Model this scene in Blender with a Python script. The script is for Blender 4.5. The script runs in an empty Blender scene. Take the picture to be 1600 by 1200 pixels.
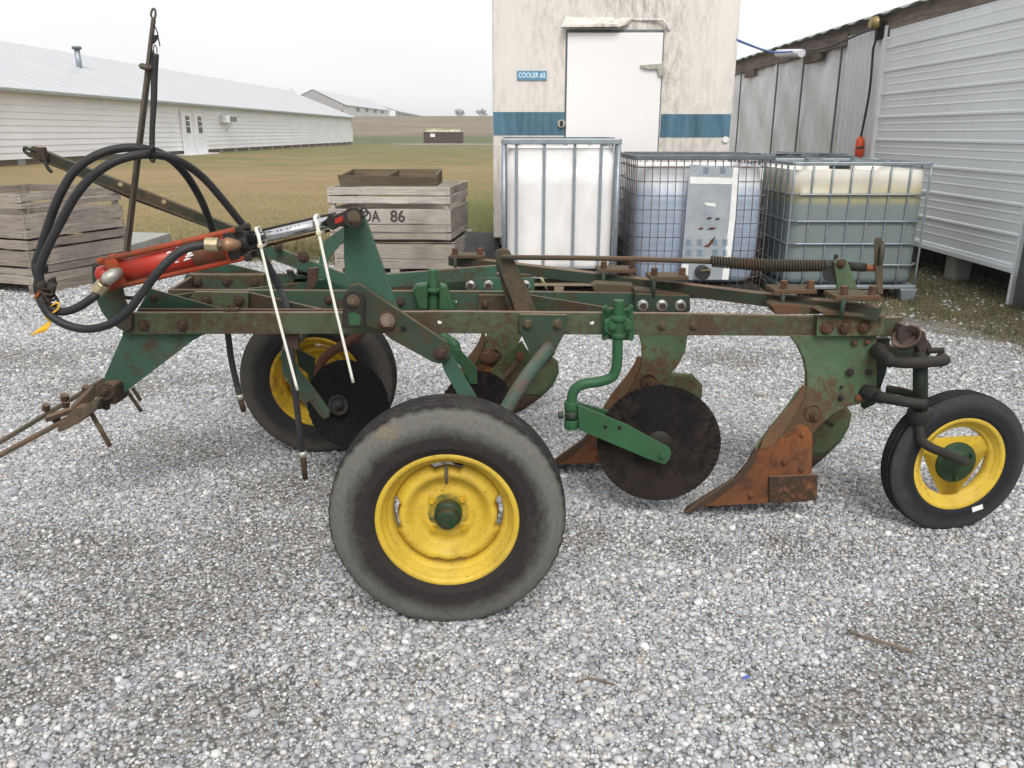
import bpy, bmesh, math, random
import numpy as np
from mathutils import Vector, Matrix, noise as mnoise
R = math.radians
random.seed(7); rng = np.random.default_rng(7)
scene = bpy.context.scene
COL = scene.collection

# ------------------------------------------------------------------ camera, world, light
F = 1270.0; PITCH = R(17.2); CAM = Vector((0, 0, 1.40))
cam_d = bpy.data.cameras.new("camera"); cam = bpy.data.objects.new("camera", cam_d); COL.objects.link(cam)
cam_d.sensor_width = 36; cam_d.lens = 36 * F / 1600; cam_d.clip_end = 2000; cam_d.clip_start = 0.05
cam.location = CAM; cam.rotation_euler = (R(90) - PITCH, 0, 0); scene.camera = cam

world = bpy.data.worlds.new("World"); scene.world = world; world.use_nodes = True
wt = world.node_tree; wn = wt.nodes; wl = wt.links
bg = wn["Background"]
sky = wn.new("ShaderNodeTexSky"); sky.sky_type = 'NISHITA'; sky.sun_disc = False
SUN_EL, SUN_ROT = R(46), R(172)
sky.sun_elevation = SUN_EL; sky.sun_rotation = SUN_ROT; sky.dust_density = 4
wtc = wn.new("ShaderNodeTexCoord"); wmap = wn.new("ShaderNodeMapping"); wmap.inputs['Scale'].default_value = (1, 1, 3)
wno = wn.new("ShaderNodeTexNoise"); wno.inputs['Scale'].default_value = 1.6; wno.inputs['Detail'].default_value = 3
wl.new(wtc.outputs['Generated'], wmap.inputs['Vector']); wl.new(wmap.outputs[0], wno.inputs['Vector'])
wr = wn.new("ShaderNodeValToRGB")
wr.color_ramp.elements[0].position = .3; wr.color_ramp.elements[0].color = (.84, .85, .87, 1)
wr.color_ramp.elements[1].position = .7; wr.color_ramp.elements[1].color = (1, 1, 1, 1)
wl.new(wno.outputs['Fac'], wr.inputs['Fac'])
wsc = wn.new("ShaderNodeVectorMath"); wsc.operation = 'SCALE'; wsc.inputs['Scale'].default_value = 8.6
wl.new(wr.outputs['Color'], wsc.inputs[0])
mixw = wn.new("ShaderNodeMixRGB"); mixw.inputs[0].default_value = 0.9
wl.new(sky.outputs[0], mixw.inputs[1]); wl.new(wsc.outputs[0], mixw.inputs[2])
wl.new(mixw.outputs[0], bg.inputs['Color']); bg.inputs['Strength'].default_value = 0.088

sd = bpy.data.lights.new("sun", 'SUN'); sd.energy = 1.6; sd.angle = R(28); sd.color = (1, .975, .94)
sun = bpy.data.objects.new("sun", sd); COL.objects.link(sun)
az = SUN_ROT
sdir = Vector((math.sin(az) * math.cos(SUN_EL), math.cos(az) * math.cos(SUN_EL), math.sin(SUN_EL)))
sun.rotation_euler = (-sdir).to_track_quat('-Z', 'Y').to_euler(); sun.location = (0, -5, 12)
scene.view_settings.view_transform = 'Standard'; scene.view_settings.look = 'None'
scene.view_settings.exposure = 0.66; scene.view_settings.gamma = 1; scene.view_settings.use_curve_mapping = False

# ------------------------------------------------------------------ rays: a photo direction meets a real plane
_cp, _sp = math.cos(PITCH), math.sin(PITCH)
def ray(px, py):
    x = (px - 800) / F; y = (600 - py) / F
    return Vector((x, _cp + y * _sp, -_sp + y * _cp))
def P(px, py, Y):
    d = ray(px, py); return CAM + d * (Y / d.y)
def PZ(px, py, z=0.0):
    d = ray(px, py); return CAM + d * ((z - CAM.z) / d.z)
def PXp(px, py, X):
    d = ray(px, py); return CAM + d * (X / d.x)
def mpp(px, py, Y):        # metres per pixel at that depth
    return (Y / ray(px, py).y) / F

# ------------------------------------------------------------------ materials
MT = {}
def newmat(name):
    m = bpy.data.materials.new(name); m.use_nodes = True; MT[name] = m
    nt = m.node_tree; return m, nt, nt.nodes, nt.links, nt.nodes["Principled BSDF"]
def tex(nt, scale, detail=6, rough=.6, coord='Object', stretch=None, dist=0):
    tc = nt.nodes.new("ShaderNodeTexCoord"); n = nt.nodes.new("ShaderNodeTexNoise")
    n.inputs['Scale'].default_value = scale; n.inputs['Detail'].default_value = detail
    n.inputs['Roughness'].default_value = rough; n.inputs['Distortion'].default_value = dist
    if stretch:
        mp = nt.nodes.new("ShaderNodeMapping"); mp.inputs['Scale'].default_value = stretch
        nt.links.new(tc.outputs[coord], mp.inputs[0]); nt.links.new(mp.outputs[0], n.inputs['Vector'])
    else: nt.links.new(tc.outputs[coord], n.inputs['Vector'])
    return n.outputs['Fac']
def ramp(nt, fac, stops, interp='LINEAR'):
    r = nt.nodes.new("ShaderNodeValToRGB"); cr = r.color_ramp; cr.interpolation = interp
    while len(cr.elements) < len(stops): cr.elements.new(.5)
    for e, (p, c) in zip(cr.elements, stops):
        e.position = p; e.color = (c, c, c, 1) if isinstance(c, (int, float)) else (*c, 1)
    nt.links.new(fac, r.inputs[0]); return r.outputs[0]
def mix(nt, fac, a, b, mode='MIX'):
    n = nt.nodes.new("ShaderNodeMixRGB"); n.blend_type = mode
    for i, v in ((0, fac), (1, a), (2, b)):
        if isinstance(v, (int, float)): n.inputs[i].default_value = v if i == 0 else (v, v, v, 1)
        elif isinstance(v, tuple): n.inputs[i].default_value = (*v, 1)
        else: nt.links.new(v, n.inputs[i])
    return n.outputs[0]
def bump(nt, h, strength, dist, bs):
    b = nt.nodes.new("ShaderNodeBump"); b.inputs['Strength'].default_value = strength; b.inputs['Distance'].default_value = dist
    nt.links.new(h, b.inputs['Height']); nt.links.new(b.outputs[0], bs.inputs['Normal'])
def updust(nt, lo=.6, hi=.95):
    g = nt.nodes.new("ShaderNodeNewGeometry"); s = nt.nodes.new("ShaderNodeSeparateXYZ")
    nt.links.new(g.outputs['True Normal'], s.inputs[0])
    return ramp(nt, s.outputs['Z'], [(lo, 0.), (hi, 1.)])

RUST = (.050, .028, .017); RUST2 = (.22, .085, .03)
def paint(name, c1, c2, rust=.5, scale=9, rough=.55, rustc=RUST, dust=(.2, .125, .08), dustamt=.75, spec=.22, fleck=1, metal=0, edge=None, grime=(.075, .06, .042), soil=False):
    """old paint: two tones, rust patches, specks, worn edges, dusty upper faces"""
    if edge is None: edge = name.startswith("green") and "fresh" not in name and "black" not in name
    m, nt, N, L, b = newmat(name)
    n1 = tex(nt, scale * .5, 5, .6, dist=.3); base = mix(nt, ramp(nt, n1, [(.35, 0.), (.65, 1.)]), c1, c2)
    nf = tex(nt, scale * 2.3, 12, .80, dist=.3); nl = tex(nt, scale * .33, 3, .5); oi = N.new("ShaderNodeObjectInfo")
    a1 = N.new("ShaderNodeMath"); a1.operation = 'MULTIPLY_ADD'; a1.inputs[1].default_value = .62; a1.inputs[2].default_value = -.31; L.new(nl, a1.inputs[0])
    a2 = N.new("ShaderNodeMath"); a2.operation = 'MULTIPLY_ADD'; a2.inputs[1].default_value = .07; a2.inputs[2].default_value = -.035; L.new(oi.outputs['Random'], a2.inputs[0])
    a3 = N.new("ShaderNodeMath"); L.new(a1.outputs[0], a3.inputs[0]); L.new(a2.outputs[0], a3.inputs[1])
    a4 = N.new("ShaderNodeMath"); L.new(a3.outputs[0], a4.inputs[0]); L.new(nf, a4.inputs[1]); n2 = a4.outputs[0]
    if soil:     # scoured and rusted where the metal works in the soil
        sg = N.new("ShaderNodeNewGeometry"); sz = N.new("ShaderNodeSeparateXYZ"); L.new(sg.outputs['Position'], sz.inputs[0])
        mz = N.new("ShaderNodeMapRange"); mz.inputs['From Min'].default_value = .62; mz.inputs['From Max'].default_value = .28; mz.inputs['To Max'].default_value = .13; L.new(sz.outputs['Z'], mz.inputs[0])
        a5 = N.new("ShaderNodeMath"); L.new(n2, a5.inputs[0]); L.new(mz.outputs[0], a5.inputs[1]); n2 = a5.outputs[0]
    p = .5 + (.5 - rust) * .42
    rf = ramp(nt, n2, [(p - .055, 0.), (p + .075, .92)])
    rn = tex(nt, scale * 7, 5); rc = mix(nt, rn, rustc, tuple(min(1, x * 1.7) for x in rustc))
    col = mix(nt, rf, base, rc)
    if fleck:
        fk = ramp(nt, tex(nt, scale * 14, 4, .6), [(.6, 0.), (.68, .75)]); col = mix(nt, fk, col, rustc)
    g = ramp(nt, tex(nt, scale * .8, 6, .7), [(.45, 0.), (.8, .42)]); col = mix(nt, g, col, grime)
    if edge:
        bv = N.new("ShaderNodeBevel"); bv.samples = 4; bv.inputs['Radius'].default_value = .004; gg = N.new("ShaderNodeNewGeometry")
        dt = N.new("ShaderNodeVectorMath"); dt.operation = 'DOT_PRODUCT'; L.new(bv.outputs[0], dt.inputs[0]); L.new(gg.outputs['Normal'], dt.inputs[1])
        ef = ramp(nt, dt.outputs['Value'], [(.80, .9), (.985, 0.)]); en = ramp(nt, tex(nt, 30, 6, .7), [(.40, .25), (.6, 1.)])
        em = N.new("ShaderNodeMath"); em.operation = 'MULTIPLY'; L.new(ef, em.inputs[0]); L.new(en, em.inputs[1]); col = mix(nt, em.outputs[0], col, (.135, .088, .058))
    if dustamt:
        u = updust(nt); uu = N.new("ShaderNodeMath"); uu.operation = 'MULTIPLY'; uu.inputs[1].default_value = dustamt
        L.new(u, uu.inputs[0]); col = mix(nt, uu.outputs[0], col, dust)
    L.new(col, b.inputs['Base Color'])
    rr = ramp(nt, n2, [(p - .05, rough), (p + .05, .85)]); L.new(rr, b.inputs['Roughness'])
    b.inputs['Specular IOR Level'].default_value = spec; b.inputs['Metallic'].default_value = metal
    bump(nt, mix(nt, .5, n2, tex(nt, scale * 20, 3)), .35, .003, b)
    return m
def plain(name, c, rough=.6, metal=0, var=.25, scale=12, bmp=.15, spec=.5, emit=None):
    m, nt, N, L, b = newmat(name)
    n = tex(nt, scale, 6, .65)
    lo = tuple(x * (1 - var) for x in c); hi = tuple(min(1, x * (1 + var * .6)) for x in c)
    L.new(mix(nt, ramp(nt, n, [(.3, 0.), (.7, 1.)]), lo, hi), b.inputs['Base Color'])
    b.inputs['Roughness'].default_value = rough; b.inputs['Metallic'].default_value = metal
    b.inputs['Specular IOR Level'].default_value = spec
    if bmp: bump(nt, tex(nt, scale * 6, 4), bmp, .002, b)
    return m
paint('green_teal', (.026, .080, .052), (.046, .112, .076), rust=.34, scale=7, dustamt=.55)
paint('green_dark', (.026, .046, .030), (.034, .064, .042), rust=.40, scale=11)
paint('green_worn', (.062, .078, .044), (.078, .108, .062), rust=.52, scale=15, rustc=(.050, .031, .020), dust=(.25, .17, .12))
paint('green_shank', (.062, .112, .058), (.090, .145, .080), rust=.40, scale=13, rough=.5, dustamt=.4, rustc=(.075, .036, .019), soil=True)
paint('green_fresh', (.028, .094, .042), (.034, .110, .050), rust=.14, scale=9, rough=.42, dustamt=.2, dust=(.10, .16, .09), fleck=0)
paint('green_mid', (.032, .074, .048), (.048, .094, .060), rust=.42, scale=9)
paint('rust', (.23, .085, .032), (.125, .050, .024), rust=.46, scale=7, rustc=(.055, .027, .017), rough=.9, dust=(.28, .13, .06), spec=.15)
paint('rust_dark', (.042, .030, .021), (.060, .038, .026), rust=.5, scale=14, rustc=(.050, .030, .020), rough=.8)
paint('iron_dark', (.018, .018, .018), (.028, .027, .025), rust=.25, scale=14, rustc=(.024, .019, .016), rough=.6, dustamt=.4, dust=(.07, .06, .05))
paint('iron_green', (.045, .050, .034), (.062, .060, .044), rust=.5, scale=14, rustc=(.085, .055, .035), rough=.7, dustamt=.4)
paint('disc_black', (.007, .007, .008), (.014, .013, .013), rust=.34, scale=7, rustc=(.026, .020, .017), rough=.7, dustamt=0, spec=.06, grime=(.022, .019, .017))
paint('red_paint', (.36, .018, .010), (.42, .032, .015), rust=.30, scale=8, rustc=(.16, .05, .025), rough=.4, dustamt=.12, dust=(.4, .08, .04), fleck=.0, spec=.4)
paint('orange_paint', (.40, .048, .016), (.33, .045, .016), rust=.36, scale=12, rustc=(.14, .05, .02), rough=.5, dustamt=.1)
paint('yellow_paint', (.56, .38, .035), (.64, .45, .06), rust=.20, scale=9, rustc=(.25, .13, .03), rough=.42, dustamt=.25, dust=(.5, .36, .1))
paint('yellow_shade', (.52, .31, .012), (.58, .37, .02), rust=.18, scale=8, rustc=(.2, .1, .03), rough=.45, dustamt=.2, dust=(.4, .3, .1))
paint('hub_green', (.012, .040, .018), (.022, .055, .025), rust=.28, scale=16, rough=.45, dustamt=.2)
plain('chrome', (.62, .62, .63), .16, 1.0, .06, 20, .0)
plain('brass', (.50, .42, .26), .38, .7, .3, 30, .1)
plain('nickel', (.42, .41, .36), .5, .6, .3, 30, .2)
plain('zinc_nut', (.62, .62, .62), .3, .9, .2, 30, .05)
paint('hose_rubber', (.014, .016, .020), (.024, .026, .030), rust=.25, scale=8, rustc=(.045, .043, .040), rough=.5, dustamt=.25, dust=(.06, .06, .058), spec=.3)
plain('zip_white', (.78, .77, .68), .4, 0, .05, 10, 0)
plain('ribbon_yellow', (.75, .42, .02), .6, 0, .15, 20, .1)
plain('white_mark', (.8, .8, .78), .6, 0, .1, 20, 0)
plain('label_white', (.75, .75, .73), .6, 0, .1, 20, 0)
plain('galv', (.30, .34, .37), .45, .6, .2, 14, .1)
plain('galv_dark', (.13, .15, .16), .55, .4, .3, 10, .1)
paint('wire_rust', (.15, .15, .155), (.20, .20, .21), rust=.46, scale=4, rustc=(.10, .058, .042), dustamt=0)
plain('black_plastic', (.02, .02, .022), .5, 0, .2, 12, .1)
plain('lock_brass', (.35, .27, .12), .4, .8, .2, 30, .1)
plain('concrete', (.34, .34, .31), .9, 0, .2, 4, .4)
plain('blue_cable', (.06, .12, .42), .5, 0, .1, 10, 0)
plain('orange_plastic', (.72, .09, .02), .45, 0, .1, 10, 0)
plain('shade_cloth_white', (.7, .7, .72), .5, 0, .08, 6, .05)
plain('dump_brown', (.055, .028, .022), .8, 0, .3, 2, .2)
plain('debris', (.45, .45, .30), .9, 0, .5, 2, .3)
plain('glass_dark', (.05, .06, .07), .15, 0, .2, 3, 0)
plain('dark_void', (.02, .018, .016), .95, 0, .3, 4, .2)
plain('grey_block', (.075, .078, .08), .95, 0, .3, 6, .6)
plain('stick', (.16, .12, .08), .9, 0, .3, 40, .4)

# rubber, dust by attribute
def rubber(name, base, worn, dirt):
    m, nt, N, L, b = newmat(name)
    at = N.new("ShaderNodeAttribute"); at.attribute_name = 'dust'
    n = tex(nt, 13, 10, .78, dist=.6); n2 = tex(nt, 90, 4, .6)
    sh = N.new("ShaderNodeMath"); sh.operation = 'ADD'; L.new(at.outputs['Fac'], sh.inputs[0])
    s2 = N.new("ShaderNodeMath"); s2.operation = 'MULTIPLY_ADD'; s2.inputs[1].default_value = 1.1; s2.inputs[2].default_value = -.55
    L.new(n, s2.inputs[0]); L.new(s2.outputs[0], sh.inputs[1])
    f = ramp(nt, sh.outputs[0], [(.10, 0.), (.75, 1.)])
    c = mix(nt, f, base, worn)
    f2 = ramp(nt, tex(nt, 4.5, 8, .7), [(.56, 0.), (.68, 1.)])
    mm = N.new("ShaderNodeMath"); mm.operation = 'MULTIPLY'; L.new(f2, mm.inputs[0]); L.new(f, mm.inputs[1])
    c = mix(nt, mm.outputs[0], c, dirt)
    L.new(mix(nt, ramp(nt, n2, [(.3, .75), (.7, 1.)]), (0, 0, 0), c), b.inputs['Base Color'])
    b.inputs['Roughness'].default_value = .8; b.inputs['Specular IOR Level'].default_value = .16
    bump(nt, mix(nt, .5, n2, n), .3, .002, b); return m
rubber('tyre_old', (.031, .028, .027), (.142, .140, .124), (.24, .19, .11))
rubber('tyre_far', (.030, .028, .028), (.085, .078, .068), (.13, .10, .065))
rubber('tyre_tail', (.020, .021, .024), (.045, .046, .050), (.08, .08, .08))

# wood
def wood(name, c1, c2, grain=(1, 1, 14), dark=(.06, .045, .035)):
    m, nt, N, L, b = newmat(name)
    g = tex(nt, 4, 8, .65, stretch=grain, dist=.6); k = tex(nt, 1.8, 5, .6)
    c = mix(nt, ramp(nt, g, [(.3, 0.), (.7, 1.)]), c1, c2)
    c = mix(nt, ramp(nt, k, [(.45, 0.), (.8, .75)]), c, tuple(x * .6 for x in c1))
    c = mix(nt, ramp(nt, tex(nt, 9, 8, .8, stretch=grain), [(.62, 0.), (.7, .55)]), c, dark)
    oi = N.new('ShaderNodeObjectInfo'); c = mix(nt, 1.0, c, ramp(nt, oi.outputs['Random'], [(0, (.70, .67, .64)), (.5, (.92, .90, .89)), (1, (1.12, 1.12, 1.12))]), 'MULTIPLY')
    L.new(c, b.inputs['Base Color']); b.inputs['Roughness'].default_value = .9; b.inputs['Specular IOR Level'].default_value = .2
    bump(nt, g, .5, .004, b); return m
wood('wood_grey', (.30, .275, .24), (.55, .51, .455))
wood('wood_grey_old', (.18, .155, .13), (.43, .385, .335))
wood('wood_brown', (.11, .085, .055), (.20, .165, .11))
wood('wood_pallet', (.22, .18, .13), (.36, .29, .22))
wood('wood_soffit', (.13, .105, .09), (.30, .26, .22), grain=(1, .6, 6))

# painted metal siding / cooler skin with run-down grime
def stained(name, c, grime, amt=.5, scale=2.2, rough=.5, stretch=(1, 1, .22), lowz=None, metal=0, fine=True):
    m, nt, N, L, b = newmat(name)
    s = tex(nt, scale, 8, .7, stretch=stretch); p = .72 - amt * .3
    f = ramp(nt, s, [(p - .08, 0.), (p + .2, .85)])
    col = mix(nt, ramp(nt, tex(nt, .7, 4), [(.3, 0.), (.7, 1.)]), c, tuple(x * .9 for x in c))
    if fine:
        s2 = tex(nt, 20, 10, .8, stretch=(1, 1, .30)); ff = ramp(nt, s2, [(.44, 0.), (.66, 1.)])
        k = N.new("ShaderNodeMath"); k.operation = 'MULTIPLY'; L.new(f, k.inputs[0]); L.new(ff, k.inputs[1]); f = k.outputs[0]
    L.new(mix(nt, f, col, grime), b.inputs['Base Color'])
    b.inputs['Roughness'].default_value = rough; b.inputs['Metallic'].default_value = metal
    bump(nt, s, .08, .01, b); return m
stained('cooler_skin', (.70, .655, .60), (.12, .10, .08), .92, 1.5)
stained('cooler_stripe', (.085, .20, .28), (.02, .06, .085), .95, 9, stretch=(1, 1, .12), fine=False)
stained('cooler_door', (.80, .78, .77), (.6, .56, .52), .2, 3)
stained('gutter_white', (.70, .68, .62), (.12, .10, .08), 1.1, 9)
stained('barn_wall', (.86, .86, .87), (.62, .54, .45), .15, .6, stretch=(.4, .4, 1))
stained('shed_door', (.78, .81, .83), (.38, .42, .43), .45, 1.6, .35, stretch=(1, .3, 1))
stained('shed_panel', (.76, .78, .80), (.35, .36, .37), .4, 2.5)
stained('sheet_plastic', (.80, .81, .84), (.30, .29, .27), .80, 2.6, .35, stretch=(1, 1, .3))
stained('old_barn_gable', (.33, .32, .32), (.25, .23, .22), .5, .8)
plain('roof_metal', (.50, .51, .525), .4, 0, .05, .3, 0)
plain('roof_shed', (.30, .34, .30), .5, .2, .2, 2, .1)
plain('sign_blue', (.10, .24, .36), .5, 0, .1, 10, 0)
plain('sign_text', (.62, .78, .85), .5, 0, .05, 10, 0)
plain('stencil', (.055, .05, .05), .9, 0, .5, 60, .1)

# IBC bottle plastics
def bottle_mat(name, stops, z0, z1, rough=.35):
    m, nt, N, L, b = newmat(name)
    g = N.new("ShaderNodeNewGeometry"); s = N.new("ShaderNodeSeparateXYZ"); L.new(g.outputs['Position'], s.inputs[0])
    mr = N.new("ShaderNodeMapRange"); mr.inputs['From Min'].default_value = z0; mr.inputs['From Max'].default_value = z1
    n = tex(nt, 2.5, 5, .6); a = N.new("ShaderNodeMath"); a.operation = 'MULTIPLY_ADD'; a.inputs[1].default_value = .07; L.new(n, a.inputs[0]); L.new(s.outputs['Z'], a.inputs[2])
    L.new(a.outputs[0], mr.inputs[0]); c = ramp(nt, mr.outputs[0], stops)
    c = mix(nt, ramp(nt, tex(nt, 3, 7, .7, stretch=(1, 1, .5)), [(.4, 0.), (.75, .35)]), c, (.2, .2, .17))
    L.new(c, b.inputs['Base Color']); b.inputs['Roughness'].default_value = rough
    b.inputs['Subsurface Weight'].default_value = .15; b.inputs['Subsurface Scale'].default_value = .03
    bump(nt, tex(nt, 5, 3), .1, .02, b); return m
bottle_mat('bottle_white', [(0, (.74, .72, .70)), (1, (.84, .83, .82))], 0, 1.3)
bottle_mat('bottle_blue', [(0, (.34, .42, .57)), (.8, (.43, .51, .64)), (.86, (.62, .65, .70)), (1, (.7, .7, .7))], .1, 1.15)
bottle_mat('bottle_liquid', [(0, (.15, .19, .20)), (.1, (.16, .205, .21)), (.715, (.18, .225, .225)), (.765, (.31, .285, .165)), (.84, (.37, .33, .19)), (.92, (.50, .47, .39)), (1, (.8, .78, .72))], .12, 1.12)

# ground materials
def gravel_mat():
    m, nt, N, L, b = newmat('gravel_ground')
    tc = N.new("ShaderNodeTexCoord")
    def vor(scale, feature='F1'):
        v = N.new("ShaderNodeTexVoronoi"); v.inputs['Scale'].default_value = scale; v.feature = feature
        L.new(tc.outputs['Object'], v.inputs['Vector']); return v
    v = vor(75); v2 = vor(160)
    sep = N.new("ShaderNodeSeparateColor"); L.new(v.outputs['Color'], sep.inputs[0])
    stone = ramp(nt, sep.outputs[0], [(0, (.24, .245, .26)), (.25, (.29, .295, .31)), (.45, (.28, .28, .29)), (.65, (.36, .355, .34)), (.82, (.30, .26, .19)), (.9, (.5, .49, .47)), (1, (.66, .65, .63))])
    sep2 = N.new("ShaderNodeSeparateColor"); L.new(v2.outputs['Color'], sep2.inputs[0])
    fine = ramp(nt, sep2.outputs[0], [(0, (.17, .158, .142)), (.5, (.25, .235, .215)), (1, (.44, .42, .39))])
    pat = N.new('ShaderNodeAttribute'); pat.attribute_name = 'fines'
    dirt = pat.outputs['Fac']
    fz = ramp(nt, sep2.outputs[1], [(.0, .55), (.3, 1.)])
    k = N.new("ShaderNodeMath"); k.operation = 'MULTIPLY'; L.new(dirt, k.inputs[0]); L.new(fz, k.inputs[1])
    c = mix(nt, k.outputs[0], stone, fine)
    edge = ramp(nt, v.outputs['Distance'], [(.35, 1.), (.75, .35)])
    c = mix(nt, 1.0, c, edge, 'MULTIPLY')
    # grass / soil creeping in on the right-hand strip below the shed and at the back edge (real ground cover)
    s = N.new("ShaderNodeSeparateXYZ"); L.new(tc.outputs['Object'], s.inputs[0])
    e = N.new("ShaderNodeMath"); e.operation = 'MULTIPLY_ADD'; e.inputs[1].default_value = .55; L.new(s.outputs['Y'], e.inputs[0]); L.new(s.outputs['X'], e.inputs[2])
    nn = tex(nt, 1.1, 7, .7); e2 = N.new("ShaderNodeMath"); e2.operation = 'MULTIPLY_ADD'; e2.inputs[1].default_value = 2.4; L.new(nn, e2.inputs[0]); L.new(e.outputs[0], e2.inputs[2])
    xm = ramp(nt, s.outputs['X'], [(0, 0.), (1, 0.)])
    mr = N.new("ShaderNodeMapRange"); mr.inputs['From Min'].default_value = 7.2; mr.inputs['From Max'].default_value = 8.0; L.new(e2.outputs[0], mr.inputs[0])
    mx = N.new("ShaderNodeMapRange"); mx.inputs['From Min'].default_value = 1.8; mx.inputs['From Max'].default_value = 2.5; L.new(s.outputs['X'], mx.inputs[0])
    kk = N.new("ShaderNodeMath"); kk.operation = 'MULTIPLY'; L.new(mr.outputs[0], kk.inputs[0]); L.new(mx.outputs[0], kk.inputs[1])
    soil = mix(nt, ramp(nt, tex(nt, 5, 8, .75), [(.4, 0.), (.6, 1.)]), (.055, .068, .025), (.105, .078, .05))
    soil = mix(nt, ramp(nt, tex(nt, 40, 5, .7), [(.45, 0.), (.6, .8)]), soil, (.23, .19, .12))
    c = mix(nt, kk.outputs[0], c, soil)
    L.new(c, b.inputs['Base Color']); b.inputs['Roughness'].default_value = .95; b.inputs['Specular IOR Level'].default_value = .15
    inv = ramp(nt, v.outputs['Distance'], [(0, 1.), (.8, 0.)]); bump(nt, inv, .9, .006, b); return m
gravel_mat()
def stone_mat():
    m, nt, N, L, b = newmat('stones')
    at = N.new("ShaderNodeAttribute"); at.attribute_name = 'Col'
    n = tex(nt, 260, 4, .6)
    L.new(mix(nt, 1.0, at.outputs['Color'], ramp(nt, n, [(.3, .72), (.7, 1.)]), 'MULTIPLY'), b.inputs['Base Color'])
    b.inputs['Roughness'].default_value = .8; b.inputs['Specular IOR Level'].default_value = .3; return m
stone_mat()
def field_mat():
    m, nt, N, L, b = newmat('field')
    big = tex(nt, .09, 6, .6, stretch=(1, 2.2, 1), dist=.8); fine = tex(nt, 7, 8, .8, stretch=(1, .6, 1))
    c = mix(nt, ramp(nt, big, [(.38, 0.), (.6, 1.)]), (.155, .150, .055), (.29, .205, .105))
    near = tex(nt, .35, 5, .65); c = mix(nt, ramp(nt, near, [(.44, 0.), (.62, .85)]), c, (.115, .140, .042))
    c = mix(nt, ramp(nt, fine, [(.35, 0.), (.75, .5)]), c, (.34, .25, .14))
    g0 = N.new("ShaderNodeNewGeometry"); s0 = N.new("ShaderNodeSeparateXYZ"); L.new(g0.outputs['Position'], s0.inputs[0])
    w0 = N.new("ShaderNodeMath"); w0.operation = 'MULTIPLY_ADD'; w0.inputs[1].default_value = 18; L.new(near, w0.inputs[0]); L.new(s0.outputs['Y'], w0.inputs[2])
    def bd(src, lo, hi):
        r = N.new("ShaderNodeMapRange"); r.inputs['From Min'].default_value = lo; r.inputs['From Max'].default_value = hi; L.new(src, r.inputs[0]); return r.outputs[0]
    c = mix(nt, ramp(nt, bd(w0.outputs[0], 20, 62), [(0, .0), (.12, .55), (.5, .45), (.8, 0.)]), c, (.31, .215, .115))
    c = mix(nt, ramp(nt, bd(w0.outputs[0], 42, 75), [(0, .0), (.8, .65)]), c, (.155, .155, .06))
    gx = N.new("ShaderNodeMath"); gx.operation = 'MULTIPLY_ADD'; gx.inputs[1].default_value = .16; L.new(s0.outputs['Y'], gx.inputs[0]); L.new(s0.outputs['X'], gx.inputs[2])
    gm = N.new("ShaderNodeMath"); gm.operation = 'MULTIPLY'; L.new(ramp(nt, bd(gx.outputs[0], -1.0, 1.6), [(0, 0.), (1, .8)]), gm.inputs[0]); L.new(ramp(nt, bd(w0.outputs[0], 26, 34), [(0, 1.), (1, 0.)]), gm.inputs[1])
    c = mix(nt, gm.outputs[0], c, (.11, .15, .045))
    # ploughed slope beyond 135 m, green strip before it
    g = N.new("ShaderNodeNewGeometry"); s = N.new("ShaderNodeSeparateXYZ"); L.new(g.outputs['Position'], s.inputs[0])
    a = N.new("ShaderNodeMath"); a.operation = 'MULTIPLY_ADD'; a.inputs[1].default_value = 14; L.new(big, a.inputs[0]); L.new(s.outputs['Y'], a.inputs[2])
    def band(lo, hi):
        r = N.new("ShaderNodeMapRange"); r.inputs['From Min'].default_value = lo; r.inputs['From Max'].default_value = hi; L.new(a.outputs[0], r.inputs[0]); return r.outputs[0]
    c = mix(nt, band(100, 112), c, (.11, .125, .05))
    br = mix(nt, ramp(nt, tex(nt, .12, 6, .6, stretch=(.4, 1.6, 1), dist=1), [(.35, 0.), (.65, 1.)]), (.175, .138, .100), (.25, .20, .145))
    c = mix(nt, band(140, 150), c, br)
    c = mix(nt, band(196, 204), c, (.15, .16, .06))
    L.new(c, b.inputs['Base Color']); b.inputs['Roughness'].default_value = 1; b.inputs['Specular IOR Level'].default_value = .1
    bump(nt, fine, .6, .05, b); return m
field_mat()
def blade_mat(name, stops):
    m, nt, N, L, b = newmat(name)
    at = N.new("ShaderNodeAttribute"); at.attribute_name = 'Col'
    L.new(at.outputs['Color'], b.inputs['Base Color']); b.inputs['Roughness'].default_value = .8; return m
blade_mat('grass_blades', None)
plain('bark_far', (.12, .11, .11), .9, 0, .2, 2, 0)

plain('hole_light', (.6, .6, .6), .9, 0, .1, 20, 0); plain('hole_dark', (.008, .008, .008), 1, 0, .1, 10, 0); plain('hole_tan', (.32, .25, .14), 1, 0, .1, 10, 0)
plain('pin_brown', (.12, .085, .05), .7, .2, .4, 30, .2); plain('bolt_pale', (.22, .16, .12), .6, .2, .3, 30, .2); plain('worn_brass', (.30, .17, .09), .5, .4, .4, 30, .2)
plain('wire_orange', (.35, .10, .03), .8, 0, .3, 20, .1); plain('zip_head', (.6, .55, .38), .4, 0, .1, 20, 0)
plain('mast_brown', (.10, .082, .060), .65, .3, .3, 14, .15)
paint('worn_barrel', (.30, .055, .025), (.20, .075, .04), rust=.55, scale=9, rustc=(.14, .075, .045), dustamt=.2, dust=(.3, .15, .1))
paint('green_axle', (.035, .075, .055), (.06, .10, .085), rust=.42, scale=7, rustc=(.10, .055, .045), dustamt=.25)
paint('rod_rusty', (.075, .058, .038), (.066, .068, .045), rust=.5, scale=16, rustc=(.085, .042, .025), rough=.8)
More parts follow.
